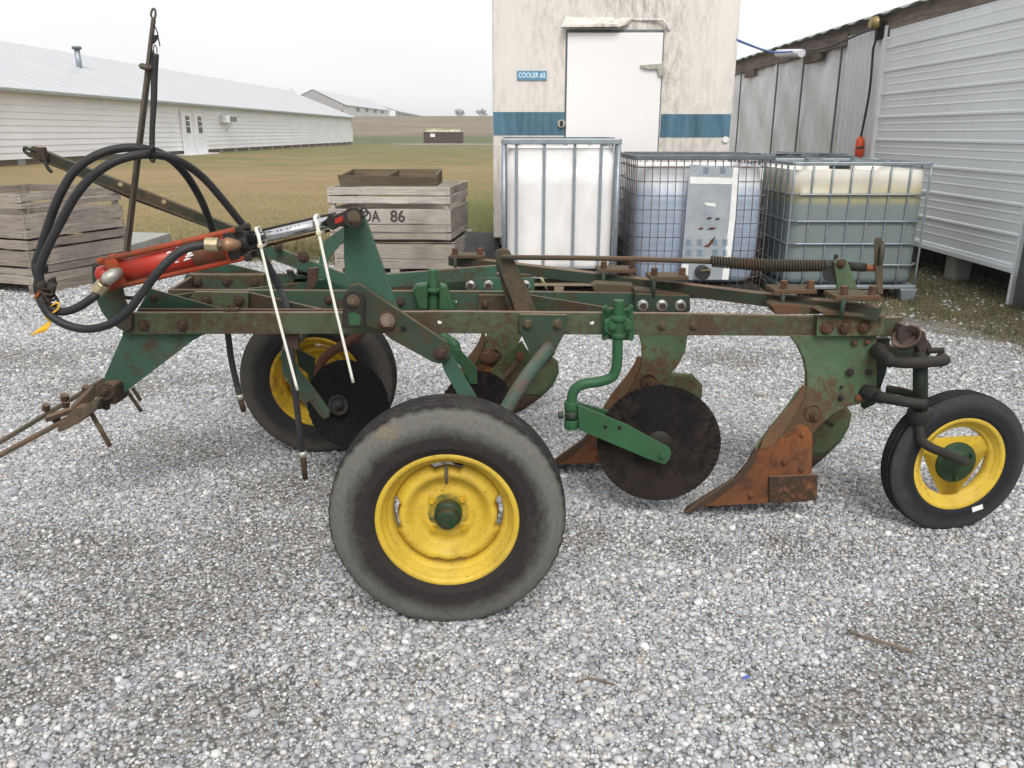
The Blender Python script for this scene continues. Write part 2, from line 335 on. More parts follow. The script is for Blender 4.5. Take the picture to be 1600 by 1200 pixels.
paint('spring_iron', (.055, .048, .034), (.04, .036, .026), rust=.3, scale=20, rough=.7, dustamt=.5, dust=(.10, .085, .06))
paint('rust_bright', (.26, .09, .04), (.2, .07, .03), rust=.4, scale=20, rustc=(.12, .05, .03))
paint('clamp_rusty', (.085, .065, .038), (.07, .070, .045), rust=.5, scale=12, rustc=(.085, .042, .022), rough=.85, dust=(.105, .085, .06))
paint('rust_dark2', (.070, .038, .025), (.052, .032, .022), rust=.5, scale=16, rustc=(.10, .045, .025), rough=.85)
paint('stay_green', (.022, .030, .018), (.035, .040, .026), rust=.4, scale=10, dustamt=.3, rustc=(.06, .04, .025))
paint('rust_arm', (.12, .05, .032), (.09, .04, .028), rust=.4, scale=12)
paint('green_black', (.010, .020, .013), (.016, .030, .02), rust=.3, scale=10, rustc=(.04, .025, .018), dustamt=.25)
paint('rust_rough', (.028, .022, .020), (.060, .050, .044), rust=.5, scale=12, rustc=(.026, .018, .015), rough=.9)
paint('disc_hub', (.012, .011, .010), (.020, .018, .016), rust=.3, scale=12, dustamt=.1, rustc=(.03, .022, .017), grime=(.02, .018, .015))
paint('green_fresh2', (.028, .088, .040), (.036, .104, .050), rust=.15, scale=8, rough=.4, dustamt=.3, dust=(.10, .17, .10))
paint('disc_black2', (.006, .006, .007), (.011, .011, .011), rust=.2, scale=5, rustc=(.025, .020, .018), rough=.75, dustamt=0, spec=.05, grime=(.014, .013, .012))
paint('shoe_brown', (.030, .020, .014), (.050, .032, .02), rust=.3, scale=12, rustc=(.16, .065, .03), rough=.7)
paint('mold_green', (.085, .14, .065), (.13, .17, .09), rust=.34, scale=6, rustc=(.10, .06, .035), dustamt=.1)
paint('shin_rust', (.10, .065, .038), (.15, .085, .042), rust=.5, scale=10, rustc=(.08, .035, .02))
paint('green_light', (.06, .10, .035), (.10, .14, .055), rust=.48, scale=8)

m_, nt, N, L, b = newmat('overspray')
c = mix(nt, ramp(nt, tex(nt, 14, 6, .7), [(.38, 0.), (.62, 1.)]), (.50, .34, .03), (.05, .075, .025)); L.new(c, b.inputs['Base Color']); b.inputs['Roughness'].default_value = .5
plain('rod_pale', (.62, .56, .30), .6, 0, .1, 20, 0)

# ------------------------------------------------------------------ mesh helpers
class MB:
    def __init__(s): s.v = []; s.f = []; s.smooth = []
    def _add(s, vs, fs, sm=False):
        o = len(s.v); s.v += [Vector(x) for x in vs]; s.f += [tuple(i + o for i in f) for f in fs]; s.smooth += [sm] * len(fs); return s
    def ext(s, pts, off):           # polygon swept along off
        n = len(pts); off = Vector(off); a = [Vector(p) for p in pts]; b = [p + off for p in a]
        return s._add(a + b, [tuple(range(n)), tuple(range(2 * n - 1, n - 1, -1))] + [(i, n + i, n + (i + 1) % n, (i + 1) % n) for i in range(n)])
    def plate(s, pix, Y, t=.01):    # outline seen at depth Y, thickness t going away
        return s.ext([P(x, y, Y) for x, y in pix], (0, t, 0))
    def box(s, c, d, rz=0, M=None):
        c = Vector(c); h = Vector(d) / 2; rot = Matrix.Rotation(rz, 3, 'Z') if M is None else M
        vs = [c + rot @ Vector((x * h.x, y * h.y, z * h.z)) for x in (-1, 1) for y in (-1, 1) for z in (-1, 1)]
        return s._add(vs, [(0, 1, 3, 2), (4, 6, 7, 5), (0, 4, 5, 1), (2, 3, 7, 6), (0, 2, 6, 4), (1, 5, 7, 3)])
    def bar(s, p0, p1, w, h, up=(0, 0, 1)):   # rectangular bar p0->p1 (centre line)
        p0 = Vector(p0); p1 = Vector(p1); d = (p1 - p0).normalized(); up = Vector(up)
        sd = d.cross(up).normalized(); u = sd.cross(d).normalized()
        q = [p + sd * a * w / 2 + u * b_ * h / 2 for p in (p0, p1) for a, b_ in ((-1, -1), (1, -1), (1, 1), (-1, 1))]
        return s._add(q, [(3, 2, 1, 0), (4, 5, 6, 7), (0, 1, 5, 4), (1, 2, 6, 5), (2, 3, 7, 6), (3, 0, 4, 7)])
    def tube(s, pts, r, n=14, caps=True):
        pts = [Vector(p) for p in pts]; m = len(pts); rs = r if isinstance(r, (list, tuple)) else [r] * m
        ref = None; vs = []
        for i, p in enumerate(pts):
            t = (pts[min(i + 1, m - 1)] - pts[max(i - 1, 0)]).normalized()
            if ref is None: ref = t.orthogonal().normalized()
            ref = (ref - t * ref.dot(t)); ref = ref.normalized() if ref.length > 1e-6 else t.orthogonal().normalized()
            bn = t.cross(ref)
            for k in range(n):
                a = 2 * math.pi * k / n; vs.append(p + (ref * math.cos(a) + bn * math.sin(a)) * rs[i])
        fs = [(i * n + k, i * n + (k + 1) % n, (i + 1) * n + (k + 1) % n, (i + 1) * n + k) for i in range(m - 1) for k in range(n)]
        s._add(vs, fs, True)
        if caps:
            o = len(s.v) - len(vs); s.f += [tuple(o + k for k in range(n - 1, -1, -1)), tuple(o + (m - 1) * n + k for k in range(n))]; s.smooth += [False, False]
        return s
    def cyl(s, p0, p1, r, n=20, r2=None): return s.tube([p0, p1], [r, r if r2 is None else r2], n)
    def lathe(s, prof, c, ax, n=64, closed=False, fn=None):
        c = Vector(c); ax = Vector(ax).normalized(); u = ax.cross(Vector((0, 0, 1))).normalized(); w = ax.cross(u)
        w = -w if w.z < 0 else w; m = len(prof); vs = []
        for k in range(n):
            a = 2 * math.pi * k / n; d = u * math.cos(a) + w * math.sin(a)
            for j, (r, h) in enumerate(prof):
                if fn: r, h = fn(a, j, r, h)
                vs.append(c + d * r + ax * h)
        mm = m if closed else m - 1
        fs = [(k * m + j, k * m + (j + 1) % m, ((k + 1) % n) * m + (j + 1) % m, ((k + 1) % n) * m + j) for k in range(n) for j in range(mm)]
        return s._add(vs, fs, True)
    def hexb(s, c, ax, r, h, n=6):
        c = Vector(c); ax = Vector(ax).normalized(); u = ax.orthogonal().normalized(); w = ax.cross(u)
        a = random.random(); q = [c + (u * math.cos(a + 2 * math.pi * k / n) + w * math.sin(a + 2 * math.pi * k / n)) * r for k in range(n)]
        return s.ext(q, ax * h)
    def grid(s, rows, thick=None):
        m = len(rows); n = len(rows[0]); vs = [Vector(p) for r_ in rows for p in r_]
        return s._add(vs, [(i * n + j, i * n + j + 1, (i + 1) * n + j + 1, (i + 1) * n + j) for i in range(m - 1) for j in range(n - 1)], True)
    def build(s, name, mat, parent=None, bevel=0, seg=2, solid=0, sub=0):
        me = bpy.data.meshes.new(name); org = parent.get('_org', None) if parent else None
        off = Vector(org) if org is not None else Vector((0, 0, 0))
        me.from_pydata([v - off for v in s.v], [], s.f); me.validate()
        if len(me.polygons) == len(s.smooth): me.polygons.foreach_set('use_smooth', s.smooth)
        bm = bmesh.new(); bm.from_mesh(me); (name == 'wheel_disc') and bmesh.ops.remove_doubles(bm, verts=bm.verts, dist=1e-5); bmesh.ops.recalc_face_normals(bm, faces=bm.faces); bm.to_mesh(me); bm.free()
        me.materials.append(MT[mat] if isinstance(mat, str) else mat)
        o = bpy.data.objects.new(name, me); COL.objects.link(o)
        if parent is not None:
            o.parent = parent
            if org is not None: o['_org'] = org
        if solid:
            md = o.modifiers.new('solid', 'SOLIDIFY'); md.thickness = solid; md.offset = 0
        if bevel:
            md = o.modifiers.new('bevel', 'BEVEL'); md.width = bevel; md.segments = seg; md.limit_method = 'ANGLE'; md.angle_limit = R(40)
            md.harden_normals = False
        if sub:
            md = o.modifiers.new('sub', 'SUBSURF'); md.levels = sub; md.render_levels = sub
        return o
def tag(o, label=None, cat=None, group=None, kind=None):
    if label: o['label'] = label
    if cat: o['category'] = cat
    if group: o['group'] = group
    if kind: o['kind'] = kind
    return o
def thing(name, loc, label, cat, group=None):
    o = bpy.data.objects.new(name, None); COL.objects.link(o); o.location = loc; o.empty_display_size = .1
    o['_org'] = list(loc); return tag(o, label, cat, group)
def smoothpath(pts, k=6):          # Catmull-Rom
    pts = [Vector(p) for p in pts]; q = [pts[0]] + pts + [pts[-1]]; out = []
    for i in range(1, len(q) - 2):
        for j in range(k):
            t = j / k; a, b, c, d = q[i - 1], q[i], q[i + 1], q[i + 2]
            out.append(.5 * ((2 * b) + (c - a) * t + (2 * a - 5 * b + 4 * c - d) * t * t + (3 * b - a - 3 * c + d) * t ** 3))
    out.append(pts[-1]); return out
def pp(l): return [P(*t) for t in l]
def textmesh(txt, size, name, mat, M, parent, depth=.002, sx=1):
    cu = bpy.data.curves.new(name, 'FONT'); cu.body = txt; cu.size = size; cu.extrude = depth / 2; cu.offset = size * .018; cu.align_x = 'CENTER'; cu.align_y = 'CENTER'
    t = bpy.data.objects.new(name, cu); COL.objects.link(t); bpy.context.view_layer.update()
    me = bpy.data.meshes.new_from_object(t.evaluated_get(bpy.context.evaluated_depsgraph_get()))
    bpy.data.objects.remove(t); bpy.data.curves.remove(cu)
    off = Vector(parent['_org']) if parent is not None and '_org' in parent else Vector()
    me.transform(Matrix.Diagonal((sx, 1, 1, 1))); me.transform(M); me.transform(Matrix.Translation(-off))
    me.materials.clear(); me.materials.append(MT[mat]); me.name = name
    o = bpy.data.objects.new(name, me); COL.objects.link(o); o.parent = parent; return o


# ================================================================== SETTING
def hill(x, y):
    def ss(a, b, t): t = max(0, min(1, (t - a) / (b - a))); return t * t * (3 - 2 * t)
    z = ss(112, 205, y) * 5.1 - max(0, y - 215) * .004
    z += .30 * (1 - ss(-17.5, -13, x)) * ss(12, 20, y) * (1 - ss(95, 112, y))
    z += .15 * mnoise.noise(Vector((x * .03, y * .03, 0))) * ss(25, 60, y)
    return z - .02
def build_field():
    ys = [-40, -10, 0, 5, 9, 12, 16, 22, 30, 40, 55, 70, 85, 100] + list(range(108, 226, 5)) + [250, 300, 380, 500, 700]
    xs = [-500, -300, -200, -150, -120] + list(range(-100, 101, 8)) + [120, 150, 200, 300, 500]
    rows = [[(x, y, hill(x, y)) for x in xs] for y in ys]
    tag(MB().grid(rows).build('field_ground', 'field'), kind='structure', label='dormant brown and green field rising to a ploughed slope')
build_field()
def lot_edge(x):               # far edge of the gravel lot
    return 9.6 + .35 * math.sin(x * 1.3) + .25 * math.sin(x * 3.1 + 1)
def vnoise(x, y, s, seed):
    g = np.random.default_rng(seed).uniform(0, 1, (128, 128)); xx = np.clip((x + 50) * s, 0, 1e9) % 127; yy = np.clip((y + 50) * s, 0, 1e9) % 127
    i = xx.astype(int); j = yy.astype(int); fx = xx - i; fy = yy - j; fx = fx * fx * (3 - 2 * fx); fy = fy * fy * (3 - 2 * fy); i1 = np.minimum(i + 1, 127); j1 = np.minimum(j + 1, 127)
    return (g[i, j] * (1 - fx) + g[i1, j] * fx) * (1 - fy) + (g[i, j1] * (1 - fx) + g[i1, j1] * fx) * fy
FINES = [PZ(*q) for q in ((230, 960), (330, 1120), (110, 860), (60, 1060), (430, 850), (300, 700), (520, 760), (880, 830), (1180, 700), (1290, 860), (1480, 960), (1350, 1110), (1560, 1120), (1100, 860), (640, 1050), (250, 600), (60, 560), (1330, 650), (1130, 560))]
FSIZE = [.42, .30, .30, .25, .28, .35, .30, .22, .34, .34, .30, .26, .22, .18, .10, .5, .6, .3, .4]
def fines(x, y):
    """0..1: where traffic has worn the stones thin and the brown fines show"""
    f = np.zeros_like(x, dtype=float)
    for c, s in zip(FINES, FSIZE): f = np.maximum(f, np.exp(-(((x - c.x) / (s * 1.25)) ** 2 + ((y - c.y) / (s * .8)) ** 2)))
    n = .5 * vnoise(x, y, 1.6, 1) + .3 * vnoise(x, y, 4.1, 2) + .2 * vnoise(x, y, 10.3, 3)
    return np.clip((f * .55 + n * .80 - .52) / .48, 0, .78)
def build_lot():
    xs = [-20, -16, -13, -11, -9.5, -8.5] + [i * .12 for i in range(-66, 67)] + [8.6, 9.6, 11.5]
    ts = [-12, -6, -3, -1, 0] + [.4 + i * .12 for i in range(0, 78)]
    rows = []
    for t_ in ts + [99]:
        rows.append([(x, (t_ if t_ < 90 else lot_edge(x) + (9 if x > .3 else 0)), 0) for x in xs])
    m = MB(); m.grid(rows); o = m.build('gravel_lot', 'gravel_ground')
    co = np.array([v_ for r_ in rows for v_ in r_]); at = o.data.attributes.new('fines', 'FLOAT', 'POINT')
    at.data.foreach_set('value', fines(co[:, 0], co[:, 1]).astype(np.float32)); tag(o, kind='structure', label='grey gravel lot')
build_lot()
MB().ext([Vector((-30, 103, .04)), Vector((60, 104.5, .04)), Vector((60, 108, .04)), Vector((-14, 107, .04)), Vector((-22, 104.5, .04))], (0, 0, -.1)).build('farm_track', 'concrete')
tag(bpy.data.objects['farm_track'], kind='structure')

# ---- loose stones: real pebbles lying on the lot
def stones():
    phi = (1 + 5 ** .5) / 2
    iv = np.array([(-1, phi, 0), (1, phi, 0), (-1, -phi, 0), (1, -phi, 0), (0, -1, phi), (0, 1, phi), (0, -1, -phi), (0, 1, -phi), (phi, 0, -1), (phi, 0, 1), (-phi, 0, -1), (-phi, 0, 1)], float)
    iv /= np.linalg.norm(iv[0])
    itf = np.array([(0, 11, 5), (0, 5, 1), (0, 1, 7), (0, 7, 10), (0, 10, 11), (1, 5, 9), (5, 11, 4), (11, 10, 2), (10, 7, 6), (7, 1, 8), (3, 9, 4), (3, 4, 2), (3, 2, 6), (3, 6, 8), (3, 8, 9), (4, 9, 5), (2, 4, 11), (6, 2, 10), (8, 6, 7), (9, 8, 1)])
    variants = []
    for k in range(14):
        s = iv * (1 + rng.uniform(-.24, .24, (12, 1))); variants.append(s)
    variants = np.array(variants)
    P0 = []
    def region(y0, y1, dens, rmean, margin=.9):
        d1 = y1 * _cp + 1.4 * _sp; hw = 800 / F * d1 + margin
        n = int((y1 - y0) * 2 * hw * dens); y = rng.uniform(y0, y1, n); x = rng.uniform(-hw, hw, n)
        keep = np.abs(x) < (800 / F * (y * _cp + 1.4 * _sp) + margin)
        x, y = x[keep], y[keep]
        r = rmean * np.exp(rng.normal(0, .36, x.size)); return x, y, r
    parts = [region(1.15, 2.6, 15500, .0047), region(2.6, 4.2, 13000, .0047), region(4.2, 6.2, 7000, .0060), region(6.2, 9.7, 2500, .0092)]
    parts += [region(1.15, 4.2, 650, .0078), region(4.2, 7, 160, .011)]
    x = np.concatenate([p[0] for p in parts]); y = np.concatenate([p[1] for p in parts]); r = np.concatenate([p[2] for p in parts])
    r = np.clip(r, .0024, .016)
    # patches: rows of tracks and thin spots where the fines show
    def nz(x, y, s, seed):
        g = np.random.default_rng(seed).uniform(0, 1, (64, 64)); xx = (x * s) % 63; yy = (y * s) % 63
        i = xx.astype(int); j = yy.astype(int); fx = xx - i; fy = yy - j; fx = fx * fx * (3 - 2 * fx); fy = fy * fy * (3 - 2 * fy)
        return (g[i, j] * (1 - fx) + g[i + 1, j] * fx) * (1 - fy) + (g[i, j + 1] * (1 - fx) + g[i + 1, j + 1] * fx) * fy
    pa = .5 * nz(x + 50, y + 50, 1.3, 1) + .3 * nz(x + 50, y + 50, 3.1, 2) + .2 * nz(x + 50, y + 50, 7.3, 3)
    fi = fines(x, y); pa = 1 - fi
    keepp = 1 - .80 * fi
    big = (r > .008); keepp = np.where(big & (pa < .5), keepp * .5, keepp)
    # right-hand strip turns to soil and grass
    e = x + .55 * y + 2.4 * (nz(x + 80, y + 80, 1.1, 5) * .5 + .25)
    gr = (x > 1.9) & (e > 7.3); keepp = np.where(gr, keepp * .045, keepp)
    gr2 = (x > 1.7) & (e > 6.3) & ~gr; keepp = np.where(gr2, keepp * .6, keepp)
    keepp = np.where(y > 9.55 + .35 * np.sin(x * 1.3) + .25 * np.sin(x * 3.1 + 1), keepp * .05, keepp)
    k = rng.uniform(0, 1, x.size) < keepp; x, y, r, pa = x[k], y[k], r[k], pa[k]
    r = r * (1 - .22 * (1 - pa))
    n = x.size; print('stones', n)
    var = variants[rng.integers(0, 14, n)]
    el = 1 + np.abs(rng.normal(0, .28, n)); fl = rng.uniform(.5, .85, n)
    V = var * r[:, None, None]; V[:, :, 0] *= el[:, None]; V[:, :, 2] *= fl[:, None]
    a = rng.uniform(0, 2 * np.pi, n); t = rng.normal(0, .3, n)
    ct, st = np.cos(t)[:, None], np.sin(t)[:, None]; X_, Z_ = V[:, :, 0] * ct - V[:, :, 2] * st, V[:, :, 0] * st + V[:, :, 2] * ct
    ca, sa = np.cos(a)[:, None], np.sin(a)[:, None]; X2 = X_ * ca - V[:, :, 1] * sa; Y2 = X_ * sa + V[:, :, 1] * ca
    z0 = r * rng.uniform(.0, .45, n)
    W = np.stack([X2 + x[:, None], Y2 + y[:, None], Z_ + z0[:, None]], -1).reshape(-1, 3)
    Fc = (itf[None] + (np.arange(n) * 12)[:, None, None]).reshape(-1, 3)
    me = bpy.data.meshes.new('gravel')
    me.vertices.add(len(W)); me.vertices.foreach_set('co', W.astype(np.float32).ravel())
    nf = len(Fc); me.loops.add(nf * 3); me.loops.foreach_set('vertex_index', Fc.astype(np.int32).ravel())
    me.polygons.add(nf); me.polygons.foreach_set('loop_start', np.arange(0, nf * 3, 3, dtype=np.int32)); 
    me.polygons.foreach_set('use_smooth', np.ones(nf, bool))
    me.update(calc_edges=True)
    pal = np.array([(.15, .165, .20), (.24, .26, .30), (.32, .335, .365), (.26, .25, .24), (.42, .42, .425), (.50, .49, .475), (.62, .61, .59), (.42, .38, .32), (.50, .45, .36), (.31, .33, .35), (.30, .22, .15)]); pal = pal * .68 + pal.mean(1, keepdims=True) * .32 * np.array([1.0, 1.0, 1.01]); pal = .36 + (pal - .36) * .76 + .03
    pr = np.array([.09, .17, .17, .11, .13, .10, .07, .06, .03, .06, .01]); pr /= pr.sum()
    c = pal[rng.choice(len(pal), n, p=pr)] * rng.uniform(.82, 1.15, (n, 1)) * STONE_TINT
    ca_ = me.color_attributes.new('Col', 'FLOAT_COLOR', 'POINT')
    cc = np.ones((n, 12, 4), np.float32); cc[:, :, :3] = c[:, None, :]; ca_.data.foreach_set('color', cc.ravel())
    me.materials.append(MT['stones']); o = bpy.data.objects.new('gravel', me); COL.objects.link(o)
    tag(o, 'loose grey and tan pebbles spread over the lot', 'gravel', kind='stuff')
STONE_TINT = 1.26
stones()

# ---- grass blades
def grass(name, label, spots, hmin, hmax, cols, wid=.0025, tilt=.6):
    """spots: array of (x,y,z)"""
    n = len(spots); p = np.array(spots, float); h = rng.uniform(hmin, hmax, n); a = rng.uniform(0, 2 * np.pi, n)
    tl = np.abs(rng.normal(0, tilt, n)); dx, dy = np.cos(a) * np.sin(tl) * h, np.sin(a) * np.sin(tl) * h; dz = np.cos(tl) * h
    b = rng.uniform(0, 2 * np.pi, n); wx, wy = np.cos(b) * wid, np.sin(b) * wid
    V = np.zeros((n, 5, 3)); V[:, 0] = p + np.stack([wx, wy, 0 * wx], 1); V[:, 1] = p - np.stack([wx, wy, 0 * wx], 1)
    mid = p + np.stack([dx * .35, dy * .35, dz * .6], 1); V[:, 2] = mid - np.stack([wx, wy, 0 * wx], 1) * .8; V[:, 3] = mid + np.stack([wx, wy, 0 * wx], 1) * .8
    V[:, 4] = p + np.stack([dx, dy, dz], 1)
    idx = (np.arange(n) * 5)[:, None]; tris = np.concatenate([idx + np.array([[0, 1, 2]]), idx + np.array([[0, 2, 3]]), idx + np.array([[3, 2, 4]])], 0)
    me = bpy.data.meshes.new(name); me.vertices.add(n * 5); me.vertices.foreach_set('co', V.astype(np.float32).ravel())
    nf = len(tris); me.loops.add(nf * 3); me.loops.foreach_set('vertex_index', tris.astype(np.int32).ravel())
    me.polygons.add(nf); me.polygons.foreach_set('loop_start', np.arange(0, nf * 3, 3, dtype=np.int32)); me.update(calc_edges=True)
    cols = np.array(cols); c = cols[rng.integers(0, len(cols), n)] * rng.uniform(.75, 1.25, (n, 1))
    ca_ = me.color_attributes.new('Col', 'FLOAT_COLOR', 'POINT'); cc = np.ones((n, 5, 4), np.float32); cc[:, :, :3] = c[:, None, :]; ca_.data.foreach_set('color', cc.ravel())
    me.materials.append(MT['grass_blades']); o = bpy.data.objects.new(name, me); COL.objects.link(o); tag(o, label, 'grass', kind='stuff')
def clump_spots(n, fn, per=14, rad=.05):
    out = []
    while len(out) < n:
        q = fn()
        if q is None: continue
        for _ in range(random.randint(per // 2, per * 2)):
            out.append((q[0] + random.gauss(0, rad), q[1] + random.gauss(0, rad), q[2]))
    return out
def right_strip():
    x = random.uniform(2.0, 5.2); y = random.uniform(4.6, 9.5)
    s = x + .55 * y + 2.2 * (mnoise.noise(Vector((x * 1.4, y * 1.4, 3))) * .5 + .5)
    return (x, y, 0) if 7.4 < s else (None if random.random() < .96 else (x, y, 0))
grass('grass_strip', 'short green and straw coloured grass on the dirt beside the metal shed', clump_spots(26000, right_strip, 16, .06), .015, .06,
      [(.055, .085, .022), (.08, .10, .03), (.15, .12, .06), (.24, .19, .11), (.05, .075, .02), (.11, .085, .045)], .0022, .9)
def weed_spots():
    c = PZ(*random.choice([(640, 603), (822, 604), (1180, 620), (1240, 600), (1010, 540), (1120, 905), (300, 560), (660, 985), (1540, 640), (1500, 600), (1420, 590)])); return (c.x + random.gauss(0, .05), c.y + random.gauss(0, .05), 0)
grass('weeds', 'tiny green and straw weeds sprouting through the gravel', clump_spots(500, weed_spots, 7, .02), .008, .03, [(.10, .15, .035), (.22, .18, .09), (.15, .14, .05), (.25, .19, .12)], .002, 1.0)
def lot_back():
    x = random.uniform(-7, .2); y = 9.0 + abs(random.gauss(0, .9)) + .3 * math.sin(x * 1.3)
    return (x, y, 0) if y > 9.2 or random.random() < .25 else None
grass('lawn_edge', 'ragged olive and tan grass where the lawn meets the gravel', clump_spots(22000, lot_back, 18, .09), .03, .10,
      [(.10, .11, .03), (.14, .13, .05), (.24, .18, .09), (.075, .10, .025), (.20, .15, .07)], .004, .7)
def lawn():
    y = 9.8 + 13 * random.random() ** 3.2; x = random.uniform(-.62, .02) * (y + 3); return (x, y, hill(x, y))
grass('lawn', 'mown dormant lawn, brown with green patches, behind the wooden crates', clump_spots(70000, lawn, 8, .25), .012, .038,
      [(.30, .23, .11), (.34, .26, .14), (.24, .22, .09), (.38, .29, .17), (.20, .22, .08)], .005, 1.0)

# ---- far barns
def barn_long():
    t = thing('long_barn', (-18, 40, 0), 'long white clapboard barn with a pale metal roof, nearest on the left across the lawn', 'barn')
    e = P(550, 220, 91); top = P(550, 184, 91); k = .0218; Y0, Y1 = 14., 91.
    X = lambda Y: e.x - (91 - Y) * k
    zb, zt = .44, 2.86; m = MB(); nr = 10; hh = (zt - zb) / nr
    for i in range(nr):
        z = zb + i * hh
        q = [Vector((X(Y0) + .035, Y0, z)), Vector((X(Y0) + .0, Y0, z + hh)), Vector((X(Y0) - .2, Y0, z + hh)), Vector((X(Y0) - .2, Y0, z))]
        m.ext(q, (X(Y1) - X(Y0), Y1 - Y0, 0))
    m.build('wall', 'barn_wall', t)
    # far corner end wall and gable
    rX = P(450, 147, 91).x; rz = 5.55
    MB().box((X(Y1) + .03, Y1 + .06, (zb + zt) / 2), (.14, .12, zt - zb)).build('corner_trim', 'barn_wall', t)
    xe0, xe1 = X(Y0), X(Y1); dx = rX - xe1; ov = .45
    m = MB()
    for s0, s1 in ((ov, dx), (dx, dx * 2 - ov)):
        a = [Vector((xe0 + s0, Y0, zt if s0 == ov else rz)), Vector((xe1 + s0, Y1 + .5, zt if s0 == ov else rz)), Vector((xe1 + s1, Y1 + .5, rz if s0 == ov else zt)), Vector((xe0 + s1, Y0, rz if s0 == ov else zt))]
        m.ext(a, (0, 0, .08))
    for i in range(76):
        y = Y0 + 1 + i; s = (y - Y0) / (Y1 - Y0); bx = xe0 + (xe1 - xe0) * s; m.bar((bx + ov, y, zt + .085), (bx + dx, y, rz + .085), .05, .02)
    m.build('roof', 'roof_metal', t)
    m = MB().bar((xe0 + ov + .02, Y0, zt + .0), (xe1 + ov + .02, Y1 + .5, zt + .0), .04, .09); m.build('eave_trim', 'roof_shed', t)
    m = MB().bar((xe0 - .25, Y0, .1), (xe1 - .25, Y1, .1), .3, .8); m.build('foundation', 'wood_brown', t)
    for i in range(26):
        y = 24 + i * 2.6; MB().box((X(y) - .08, y, .3), (.05, .5, .26)).build('foundation_vent', 'concrete', t)
    for a, b in ((286, 299), (304, 317)):
        d0 = PXp((a + b) / 2, 210, X(46) + .05); Yd = d0.y; w = (b - a) * mpp(a, 210, Yd) * Yd / Yd
        ya = PXp(a, 210, X(46) + .05).y; yb = PXp(b, 210, X(46) + .05).y
        zt_ = 2.45; zb_ = .25
        d = MB().box((X(Yd) + .06, (ya + yb) / 2, (zt_ + zb_) / 2), (.1, yb - ya, zt_ - zb_)).build('door', 'barn_wall', t)
        MB().box((X(Yd) + .12, (ya + yb) / 2, 1.82), (.03, (yb - ya) * .42, .9)).build('pane', 'glass_dark', d)
        MB().box((X(Yd) + .14, (ya + yb) / 2, 1.72), (.03, (yb - ya) * .42, .05)).box((X(Yd) + .14, (ya + yb) / 2, 2.02), (.03, (yb - ya) * .42, .05)).build('muntin', 'barn_wall', d)
        for yy in (ya - .12, yb + .12): MB().box((X(Yd) + .08, yy, (zt_ + zb_) / 2), (.1, .14, zt_ - zb_ + .2)).build('door_jamb', 'barn_wall', d)
    c = MB()
    ya = PXp(284, 238, X(46) + .3).y; yb = PXp(330, 238, X(46) + .3).y
    c.box((X(46) + .4, (ya + yb) / 2, .12), (.8, yb - ya, .28)).build('step', 'barn_wall', t)
    q = PXp(349, 186, X(52)); a = MB().box((X(q.y) + .3, q.y, q.z), (.55, 1.5, .42)).build('window_air_conditioner', 'shed_panel', t)
    g = MB()
    for i in range(3): g.box((X(q.y) + .585, q.y - .35 + i * .42, q.z), (.02, .3, .3))
    g.build('grille', 'galv_dark', a)
    MB().tube([Vector((X(q.y) + .5, q.y, q.z - .22)), Vector((X(q.y) + .04, q.y, q.z - .75))], .02, 6).build('bracket', 'galv', a)
    Yp = 44.; c = Vector(P(122, 90, Yp)); s = mpp(122, 90, Yp)
    f = MB().cyl((c.x, Yp, c.z - 25 * s), (c.x, Yp, c.z + 12 * s), 4.2 * s, 14).build('vent_pipe', 'galv', t)
    MB().cyl((c.x, Yp, c.z + 12.1 * s), (c.x, Yp, c.z + 16 * s), 7 * s, 16).build('cap', 'galv_dark', f)
barn_long()
def barn_far(pl, label, gp, gable_mat='old_barn_gable'):
    # pl: apex px, right corner px, end px, depths
    ap, rc, rb, en, eb, Ya, Ye = pl
    base = P(rb[0], rb[1], Ya); t = thing('far_barn', tuple(base), label, 'barn', gp)
    A = P(*ap, Ya); Rr = P(*rc, Ya); Bb = base; E = P(*en, Ye); Eb = P(*eb, Ye)
    half = Rr.x - A.x; Lx = A.x - half
    MB().ext([Bb, Rr, A, Vector((Lx, Ya, Rr.z)), Vector((Lx, Ya, Bb.z - 1))], (0, .3, 0)).build('gable_wall', gable_mat, t)
    MB().ext([Bb, Rr, E, Eb], (-.3, 0, 0)).build('side_wall', 'barn_wall', t)
    dz = A.z - Rr.z; A2 = Vector((E.x - half, Ye, E.z + dz)); o = Vector((.6, -.6, .05))
    m = MB().ext([Rr + Vector((.7, -.05, -.1)), A + Vector((0, -.05, .15)), A2 + Vector((0, .6, .15)), E + Vector((.7, .6, -.1))], (0, 0, .15))
    L0 = Vector((Lx - .7, Ya - .05, Rr.z - .1)); L1 = Vector((A2.x - half - .7, Ye + .6, E.z - .1))
    m.ext([A + Vector((0, -.05, .15)), L0, L1, A2 + Vector((0, .6, .15))], (0, 0, .15)); m.build('roof', 'roof_metal', t)
    return t, Bb, Rr, E, Eb
t, Bb, Rr, E, Eb = barn_far(((488, 141), (536, 164), (536, 181), (608, 173), (608, 181), 188, 262), 'distant barn with a grey gable and white side on top of the slope', 'barns on the slope')
for k in (.25, .43, .62, .8):
    q = Bb.lerp(Eb, k); tp = Rr.lerp(E, k); c = q.lerp(tp, .72)
    MB().box(c + Vector((.08, 0, 0)), (.3, 3, .9)).build('vent', 'galv_dark', t)
t, Bb, Rr, E, Eb = barn_far(((574, 160), (620, 174), (620, 182), (662, 182), (662, 184), 270, 420), 'farthest barn, a low white roof running behind the grey gabled barn', 'barns on the slope', 'barn_wall')
m = MB()
for i in range(12):
    q = Bb.lerp(Eb, (i + .5) / 12); tp = Rr.lerp(E, (i + .5) / 12); m.box(q.lerp(tp, .5) + Vector((.1, 0, 0)), (.3, 6, (tp.z - q.z) * .6))
m.build('windows', 'galv_dark', t)

